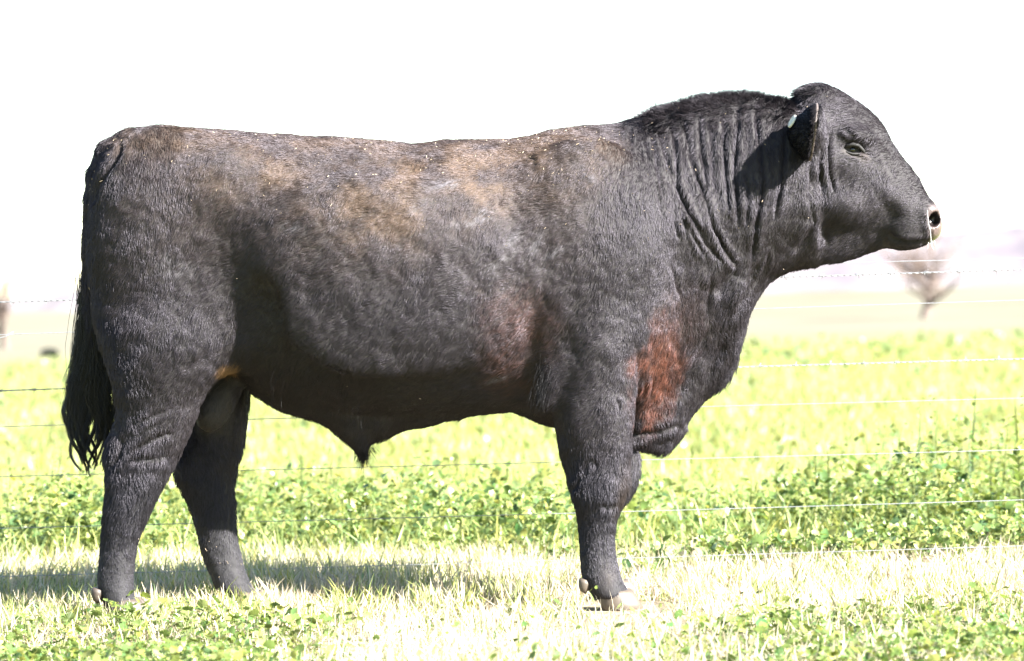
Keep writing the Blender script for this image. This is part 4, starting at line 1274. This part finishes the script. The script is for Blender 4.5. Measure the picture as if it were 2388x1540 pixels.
def undergrowth():
    sets = []
    # dense row along and behind the fence
    n = 52000
    y = 1.5 + rng.random(n) ** 1.1 * 2.9
    x = (rng.random(n) * 2 - 1) * half_width(y)
    y = y + (0.75 * ss(0.35, -0.1, x) - 0.3 + 1.1 * (fbm(np.stack([x * 2.2, 0 * x, 0 * x], -1), 3, 82) - 0.5)) * (1 - (y - 1.5) / 2.9)
    keep = rng.random(n) < 0.10 + 0.90 * clump(x, y, 1.7, 81, 0.43, 0.60)
    x, y = x[keep], y[keep]; n = len(x)
    h = fence_height(x) * np.where(y < 2.0, 0.5, 1.0) * (0.35 + 0.95 * clump(x, y, 2.1, 83, 0.36, 0.66))
    p = on_ground(x, y); p[:, 2] += h * rng.random(n) ** 0.7
    kind = rng.random(n) < 0.32
    sc = 0.013 + 0.034 * rng.random(n) ** 3
    for m, g in ((kind, MALLOW), (~kind, OVATE)):
        q = m.sum()
        c = np.where(rng.random((q, 1)) < 0.5, tints(q, LIME), np.where(rng.random((q, 1)) < 0.22, tints(q, DEEP), tints(q, GREEN)))
        sets.append(scatter(g, p[m], rng.uniform(0, 6.28, q), rng.normal(0.45, 0.5, q), rng.normal(0, 0.5, q), sc[m] * (1.0 if g is MALLOW else 1.15), c))
    ns = 340
    sx = (rng.random(ns) * 2 - 1) * 2.9; sy = rng.uniform(2.2, 4.2, ns)
    sh = fence_height(sx) * (0.75 + 1.0 * rng.random(ns) ** 2)
    per = 12
    tt_ = np.tile((np.arange(per) + 0.5) / per, ns); ix_ = np.repeat(np.arange(ns), per)
    p = on_ground(sx[ix_] + rng.normal(0, 0.006, len(ix_)), sy[ix_]); p[:, 2] += sh[ix_] * (0.25 + 0.75 * tt_)
    sets.append(scatter(OVATE, p, rng.uniform(0, 6.28, len(ix_)), rng.normal(0.35, 0.35, len(ix_)), rng.normal(0, 0.3, len(ix_)), 0.042 * (1.15 - 0.6 * tt_) * rng.uniform(0.6, 1.1, len(ix_)), np.where(rng.random((len(ix_), 1)) < 0.4, tints(len(ix_), LIME), tints(len(ix_), GREEN))))
    bl = blade_geo(0.08, 0.012)
    sets.append(scatter(bl, on_ground(sx, sy), rng.uniform(0, 6.28, ns), 0 * sx, 0 * sx, sh, tints(ns, (0.15, 0.17, 0.06))))
    # foreground: patches of clover-like weeds to the left and right, few in the middle
    n = 29000
    y = -2.4 + rng.random(n) * 2.2
    x = (rng.random(n) * 2 - 1) * half_width(y)
    side = np.maximum(ss(-0.35, -0.75, x) * ss(-0.28, -0.5, y - 0.12 * ss(-0.9, -1.3, x)), ss(0.35, 0.8, x - 0.5 * (y + 1.3)) * ss(-0.75, -1.05, y - 0.05 * x))
    keep = rng.random(n) < np.clip(0.02 + 0.98 * side * clump(x, y, 1.6, 85, 0.30, 0.55), 0, 1)
    x, y = x[keep], y[keep]; n = len(x)
    p = on_ground(x, y); p[:, 2] += (0.015 + 0.075 * clump(x, y, 2.0, 86, 0.3, 0.65)) * rng.random(n)
    kind = rng.random(n) < 0.6
    for m, g in ((kind, MALLOW), (~kind, OVATE)):
        q = m.sum()
        c = np.where(rng.random((q, 1)) < 0.4, tints(q, LIME), tints(q, GREEN))
        sets.append(scatter(g, p[m], rng.uniform(0, 6.28, q), rng.normal(0.4, 0.45, q), rng.normal(0, 0.45, q), 0.010 + 0.024 * rng.random(q) ** 1.5, c))
    stuff('weed_undergrowth', 'dense low green weeds growing along the fence and in the foreground', sets, LEAF, 'weeds')

    # weedy clumps further out in the field
    sets = []
    n = 9000
    d = 14.5 * (100 / 14.5) ** rng.random(n)
    y = d - CAM_D
    x = (rng.random(n) * 2 - 1) * (d * 0.1575 + 1.0)
    band = np.exp(-((np.log(d) - math.log(62)) / 0.30) ** 2)
    keep = rng.random(n) < clump(x * 14 / d, np.log(d) * 9, 1.5, 91, 0.42, 0.62) * (0.22 + 0.78 * band)
    x, y, d = x[keep], y[keep], d[keep]; n = len(x)
    p = on_ground(x, y); p[:, 2] += rng.random(n) * (0.04 + 0.0028 * d * (0.4 + band[keep]))
    sets.append(scatter(OVATE, p, rng.uniform(0, 6.28, n), rng.normal(0.5, 0.5, n), rng.normal(0, 0.5, n), 0.05 + d * 0.0020, tints(n, (0.17, 0.205, 0.075), 0.2)))
    stuff('field_weeds', 'scattered blurred green weeds out in the far field', sets, LEAF, 'weeds')

def grass():
    sets = []
    # fresh grass close by
    n = 31000
    y = -2.4 + rng.random(n) * 3.65
    x = (rng.random(n) * 2 - 1) * half_width(y)
    mid = ss(-0.75, -0.3, x) * ss(1.3, 0.8, x)
    keep = rng.random(n) < (0.12 + 0.6 * clump(x, y, 2.2, 95, 0.42, 0.66)) * (1 - 0.6 * mid * ss(0.6, 0.2, y))
    keep &= ~((np.abs(x - 0.33) < 0.13) & (y > -0.62) & (y < -0.02))
    x, y = x[keep], y[keep]; n = len(x)
    c = np.where(rng.random((n, 1)) < 0.5, tints(n, (0.25, 0.275, 0.09)), tints(n, GREEN))
    sets.append(scatter(blade_geo(0.4, 0.035), on_ground(x, y), rng.uniform(0, 6.28, n), rng.normal(0, 0.35, n), rng.normal(0, 0.3, n), rng.uniform(0.03, 0.085, n), c))
    # among the fence weeds
    n = 11000
    y = 2.0 + rng.random(n) * 2.6
    x = (rng.random(n) * 2 - 1) * half_width(y)
    sets.append(scatter(blade_geo(0.5, 0.03), on_ground(x, y), rng.uniform(0, 6.28, n), rng.normal(0, 0.3, n), rng.normal(0, 0.3, n), rng.uniform(0.06, 0.2, n), tints(n, LIME)))
    # fresh grass creeping over the dry strip, tinted paler to lighten the bull's shadow
    n = 15000
    y = 0.5 + rng.random(n) * 1.9
    x = -2.6 + rng.random(n) * 3.3
    keep = rng.random(n) < 0.15 + 0.85 * clump(x, y, 2.0, 99, 0.40, 0.60) * ss(0.5, 0.1, x)
    x, y = x[keep], y[keep]; n = len(x)
    sets.append(scatter(blade_geo(0.5, 0.034), on_ground(x, y), rng.uniform(0, 6.28, n), rng.normal(0, 0.35, n), rng.normal(0, 0.35, n), rng.uniform(0.04, 0.11, n), np.where(rng.random((n, 1)) < 0.5, tints(n, (0.52, 0.46, 0.33), 0.2, 0.05), tints(n, (0.34, 0.36, 0.14)))))
    # out over the field, coarser with distance
    n = 42000
    d = 13.5 * (75 / 13.5) ** rng.random(n)
    y = d - CAM_D
    x = (rng.random(n) * 2 - 1) * (d * 0.1575 + 0.8)
    t = clump(x * 14 / d, np.log(d) * 9, 1.2, 97, 0.35, 0.65)
    c = tints(n, (0.25, 0.27, 0.092), 0.16) * (1.15 - 0.3 * t)[:, None]
    c = np.where(rng.random((n, 1)) < 0.06, tints(n, (0.36, 0.34, 0.22), 0.2), c)
    sets.append(scatter(blade_geo(0.5, 0.07), on_ground(x, y), rng.uniform(0, 6.28, n), rng.normal(0, 0.5, n), rng.normal(0, 0.4, n), 0.03 + 0.0034 * d * rng.uniform(0.6, 1.3, n), c))
    stuff('grass', 'fresh yellow-green pasture grass', sets, GRASS, 'grass')
    # dry straw trodden into the strip around the hooves
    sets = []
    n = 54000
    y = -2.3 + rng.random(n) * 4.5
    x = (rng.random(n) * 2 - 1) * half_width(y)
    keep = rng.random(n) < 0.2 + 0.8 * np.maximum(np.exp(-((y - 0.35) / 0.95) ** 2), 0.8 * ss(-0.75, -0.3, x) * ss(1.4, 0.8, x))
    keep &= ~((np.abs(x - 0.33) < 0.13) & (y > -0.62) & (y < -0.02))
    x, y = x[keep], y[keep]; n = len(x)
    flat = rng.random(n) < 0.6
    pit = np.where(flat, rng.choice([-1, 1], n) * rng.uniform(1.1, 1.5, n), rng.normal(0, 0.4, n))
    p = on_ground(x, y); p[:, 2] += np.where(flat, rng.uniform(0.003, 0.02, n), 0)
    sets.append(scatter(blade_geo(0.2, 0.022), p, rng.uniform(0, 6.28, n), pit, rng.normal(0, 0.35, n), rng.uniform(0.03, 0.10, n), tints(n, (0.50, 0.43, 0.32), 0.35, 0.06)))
    n = 780
    cx_ = (rng.random(n) * 2 - 1) * 2.2; cy_ = rng.uniform(-0.75, 0.6, n)
    cx_[520:] = rng.uniform(-1.9, 0.15, 260); cy_[520:] = rng.uniform(-0.25, 0.4, 260)
    ok = ~((np.abs(cx_ - 0.34) < 0.16) & (cy_ < 0.0))
    cx_, cy_ = cx_[ok], cy_[ok]; n = len(cx_)
    m_ = 22
    x = np.repeat(cx_, m_) + rng.normal(0, 0.022, n * m_); y = np.repeat(cy_, m_) + rng.normal(0, 0.022, n * m_)
    hgt_ = np.repeat(rng.uniform(0.045, 0.105, n), m_) * rng.uniform(0.5, 1.1, n * m_)
    green_ = np.repeat(rng.random(n) < 0.5, m_)[:, None]
    sets.append(scatter(blade_geo(0.45, 0.028), on_ground(x, y), rng.uniform(0, 6.28, n * m_), rng.normal(0, 0.3, n * m_), rng.normal(0, 0.3, n * m_), hgt_, np.where(green_, tints(n * m_, (0.26, 0.29, 0.09)), tints(n * m_, (0.50, 0.42, 0.30), 0.35, 0.06))))
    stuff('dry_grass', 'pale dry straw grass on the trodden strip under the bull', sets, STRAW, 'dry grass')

undergrowth()
grass()

# weeds one can pick out singly: stalk and leaves
LEAF1 = leaf_mat('single_leaf', (0.15, 0.20, 0.055), 0.4, 0.38, per_object=True)
STALK = plain('weed_stalk', (0.14, 0.16, 0.05), 0.6, 0.3, 40)
mallow_me = mesh_np('mallow_leaf', *MALLOW, LEAF1)
ovate_me = mesh_np('pointed_leaf', *OVATE, LEAF1)

def mallow_weed(x, y, size, nl, label, group):
    z = float(on_ground(np.array([x]), np.array([y]))[0, 2])
    r = empty('mallow_weed', (x, y, z - 0.005))
    tag(r, label, 'weed', group)
    prt = []
    for k in range(nl):
        a = rng.uniform(0, 6.28); rr = size * rng.uniform(0.1, 0.55); hh = size * rng.uniform(0.35, 1.0)
        tip = Vector((rr * math.cos(a), rr * math.sin(a), hh))
        prt.append(tube([Vector((0, 0, 0)), tip * 0.5 + Vector((0, 0, 0.1 * size)), tip], [0.0022, 0.0016, 0.0011], 4))
        lf = obj('leaf', mallow_me, r)
        lf.location = tip; lf.rotation_euler = (rng.normal(0.35, 0.4), rng.normal(0, 0.4), a - 1.57)
        s = min(size * rng.uniform(0.20, 0.34), 0.047); lf.scale = (s, s, s)
    obj('stalk', mesh_np('stalk', *join_geo(prt), STALK, smooth=True), r)

def upright_weed(x, y, size, label, group=None, lean=0.0):
    z = float(on_ground(np.array([x]), np.array([y]))[0, 2])
    r = empty('upright_weed', (x, y, z - 0.005))
    tag(r, label, 'weed', group)
    pts = [Vector((lean * t * t * size + 0.01 * math.sin(5 * t), 0, t * size)) for t in np.linspace(0, 1, 7)]
    obj('stalk', mesh_np('stalk', *tube(pts, list(np.linspace(0.0026, 0.0008, 7)), 6), STALK, smooth=True), r)
    n = max(8, int(size / 0.024))
    for k in range(n):
        t = 0.08 + 0.92 * (k + 0.5) / n
        for s_ in (0, math.pi):
            if rng.random() < 0.12: continue
            lf = obj('leaf', ovate_me, r)
            i = min(int(t * 6), 5); q = pts[i].lerp(pts[i + 1], t * 6 - i)
            a = k * 1.57 + s_ + rng.normal(0, 0.3)
            lf.location = q; lf.rotation_euler = (rng.normal(0.35, 0.25) + 0.5 * (t > 0.9), rng.normal(0, 0.25), a)
            s = size * rng.uniform(0.17, 0.24) * (1.15 - 0.45 * t) if size > 0.2 else 0.05 * rng.uniform(0.7, 1.1); s = min(max(s, 0.035), 0.08)
            lf.scale = (s, s, s)

for k in range(34):
    x = -2.0 + 4.05 * (k + rng.uniform(0.1, 0.9)) / 34
    mallow_weed(x, rng.uniform(2.15, 3.6), float(fence_height(np.array([x]))[0]) * rng.uniform(0.7, 1.0), int(rng.integers(7, 12)), 'round-leaved green weed in the thick row behind the wire fence', 'round-leaved weeds behind the fence')
for (u, d) in ((250, 9.5), (285, 9.45), (315, 9.52), (270, 9.3), (60, 9.2), (140, 8.8), (300, 9.35), (330, 8.75), (440, 9.1), (470, 8.6), (560, 9.2), (620, 8.7), (690, 9.0), (30, 8.6), (230, 8.55)):
    p = px(u, 1400, d); mallow_weed(p.x, d - CAM_D, rng.uniform(0.07, 0.12), 9, 'low round-leaved green weed in the bottom left foreground', 'low weeds in the left foreground')
for (u, d) in ((1680, 8.7), (1760, 8.6), (1900, 8.65), (2040, 8.75), (2140, 9.0), (2200, 8.7), (2290, 8.8), (2360, 8.6), (1820, 8.9)):
    p = px(u, 1400, d); mallow_weed(p.x, d - CAM_D, rng.uniform(0.06, 0.1), 9, 'low round-leaved green weed in the bottom right foreground', 'low weeds in the right foreground')
for (u, vt, d, lb, ln) in ((2376, 1032, 12.3, 'tallest leafy upright weed at the right edge behind the fence', 0.0), (2228, 1062, 12.5, 'dark upright weed with two big drooping leaves near the right edge', -0.08),
                           (2100, 1096, 12.6, 'slim upright weed standing alone right of the bull, bare below its top', 0.03), (2320, 1098, 12.2, 'bushy upright weed between the two tallest ones at the right edge', 0.05),
                           (2180, 1130, 12.4, 'short dark upright weed just left of the tall ones at the right', 0.0), (205, 1128, 12.3, 'dark upright weed rising just left of the near hind leg', 0.02),
                           (130, 1168, 12.2, 'upright weed with open leaves near the left edge', -0.05), (655, 1145, 12.6, 'upright weed right of the far hind leg under the belly', 0.0), (840, 1118, 12.8, 'pale upright weed under the sheath behind the fence', 0.04),
                           (1855, 1108, 12.6, 'upright weed with a bright top right of the front legs', 0.0)):
    p = px(u, 1200, d); gz = SLOPE * p.x
    top = px(u, vt, d).z
    upright_weed(p.x, d - CAM_D, top - gz, lb, None, ln)

# dead grey weed left standing under the belly
def dead_weed():
    p = px(815, 1400, 10.25)
    z = SLOPE * p.x
    r = empty('dead_weed', (p.x, 0.25, z))
    tag(r, 'dead grey branching weed standing in the straw under the belly', 'weed')
    m = plain('dead_stalk', (0.25, 0.22, 0.21), 0.8, 0.3, 60)
    for k in range(16):
        a = rng.uniform(0, 6.28); l = rng.uniform(0.04, 0.10)
        q = [Vector((rng.normal(0, 0.008), rng.normal(0, 0.008), 0))]
        dd = Vector((0.5 * math.cos(a), 0.5 * math.sin(a), 1)).normalized()
        for i in range(4):
            q.append(q[-1] + dd * l / 4 * 1.3); dd = (dd + Vector((rng.normal(0, 0.3), rng.normal(0, 0.3), -0.12))).normalized()
        prt = [tube(q, [0.0024, 0.002, 0.0016, 0.0012, 0.0006], 5)]
        for i in (2, 3):
            e = q[i] + Vector((rng.normal(0, 0.02), rng.normal(0, 0.02), 0.015))
            prt.append(tube([q[i], e], [0.0012, 0.0005], 4))
        obj('twig', mesh_np('twig', *join_geo(prt), m, smooth=True), r)
dead_weed()

def bent_blade():
    p0 = px(512, 1418, 9.75)
    r = SLOPE * p0.x
    pts = [px(512, 1440, 9.75), px(520, 1400, 9.75), px(535, 1365, 9.75), px(555, 1343, 9.75), px(580, 1330, 9.75)]
    V_, F_ = [], []
    for i, p in enumerate(pts):
        w = 0.0035 * (1 - i / 4.2)
        V_ += [p + Vector((-w, 0, -w * 0.5)), p + Vector((0, 0.0012, 0)), p + Vector((w, 0, w * 0.5))]
    for i in range(4):
        a = 3 * i; F_ += [[a, a + 1, a + 4, a + 3], [a + 1, a + 2, a + 5, a + 4]]
    o = obj('grass_blade', mesh_np('grass_blade', [tuple(v) for v in V_], F_, LEAF1))
    tag(o, 'single long green grass blade arching across the far hind leg', 'grass blade')
bent_blade()

# ------------------------------------------------------------------ far trees and a dark bush
def bare_tree(base, height, label, seed, spread=0.55):
    r_ = random.Random(seed)
    root = empty('bare_tree', base)
    tag(root, label, 'tree')
    bark = bpy.data.materials.get('winter_bark') or plain('winter_bark', (0.12, 0.094, 0.08), 0.9, 0.3, 3)
    tw = bpy.data.materials.get('winter_twigs') or plain('winter_twigs', (0.125, 0.092, 0.075), 0.9, 0.3, 3)
    trunk, twigs = [], []
    def grow(p, d, l, rad, lev):
        n = 4
        q = [p]; dd = d.copy()
        for i in range(n):
            dd = (dd + Vector((r_.gauss(0, 0.10), r_.gauss(0, 0.10), 0.03))).normalized()
            q.append(q[-1] + dd * l / n)
        rr = [rad * (1 - 0.45 * i / n) for i in range(n + 1)]
        (trunk if lev < 3 else twigs).append(tube(q, rr, 7 if lev < 2 else 4, False))
        if lev >= 5: return
        k = 6 if lev == 0 else (4 if lev < 3 else (3 if lev < 4 else 2))
        for j in range(k):
            t = 1.0 if j == 0 else r_.uniform(0.35, 1.0)
            i = min(int(t * n), n - 1); s = q[i].lerp(q[i + 1], t * n - i)
            a = r_.uniform(0, 6.28)
            side = Vector((math.cos(a), math.sin(a), 0))
            nd = (dd * (1.0 if j == 0 else 0.55) + side * (spread * (0.5 if j == 0 else r_.uniform(0.7, 1.4))) + Vector((0, 0, 0.12))).normalized()
            grow(s, nd, l * (r_.uniform(0.8, 0.92) if j == 0 else r_.uniform(0.45, 0.85)), rad * (0.66 if j == 0 else 0.5), lev + 1)
    grow(Vector((0, 0, -0.1)), Vector((0, 0, 1)), height * 0.30, height * 0.052, 0)
    tr = obj('trunk', mesh_np('trunk', *join_geo(trunk), bark, smooth=True), root)
    cr = obj('crown', mesh_np('crown', *join_geo(twigs), tw), root)
def far_ground(u, d):
    x = (u - U0) / 7600 * d
    return x, d - CAM_D
dg_ = bpy.context.evaluated_depsgraph_get()
def drop(u, d):
    x, y = far_ground(u, d)
    hit, locn, nrm, fi_, ob, mm = scene.ray_cast(dg_, Vector((x, y, 80)), Vector((0, 0, -1)))
    return Vector((x, y, locn.z if hit else SLOPE * x))
bare_tree(drop(2155, 262), 8.6, 'pale bare winter tree standing far off at the right', 23, 0.85)
bare_tree(drop(14, 230), 6.2, 'faint bare winter tree far off at the left edge', 5, 0.45)

def bush():
    d = 141
    b = drop(116, d)
    root = empty('dark_bush', b)
    tag(root, 'small dark low bush far out in the field at the left', 'bush')
    n = 700
    th = rng.uniform(0, 6.28, n); rr = rng.random(n) ** 0.5
    p = np.stack([0.36 * rr * np.cos(th), 0.30 * rr * np.sin(th), 0.05 + 0.30 * rng.random(n) * np.sqrt(1 - 0.75 * rr ** 2)], -1)
    v, f, c = scatter(OVATE, p, rng.uniform(0, 6.28, n), rng.normal(0.4, 0.6, n), rng.normal(0, 0.5, n), rng.uniform(0.08, 0.14, n), tints(n, (0.02, 0.026, 0.018)))
    obj('foliage', mesh_np('foliage', v, f, LEAF, cols=c), root)
    prt = [tube([Vector((0, 0, 0)), Vector((0.18 * math.cos(a), 0.15 * math.sin(a), 0.2))], [0.02, 0.008], 5) for a in (0.3, 1.7, 3.2, 4.6)]
    obj('stem', mesh_np('stem', *join_geo(prt), plain('bush_stem', (0.08, 0.06, 0.05))), root)
bush()
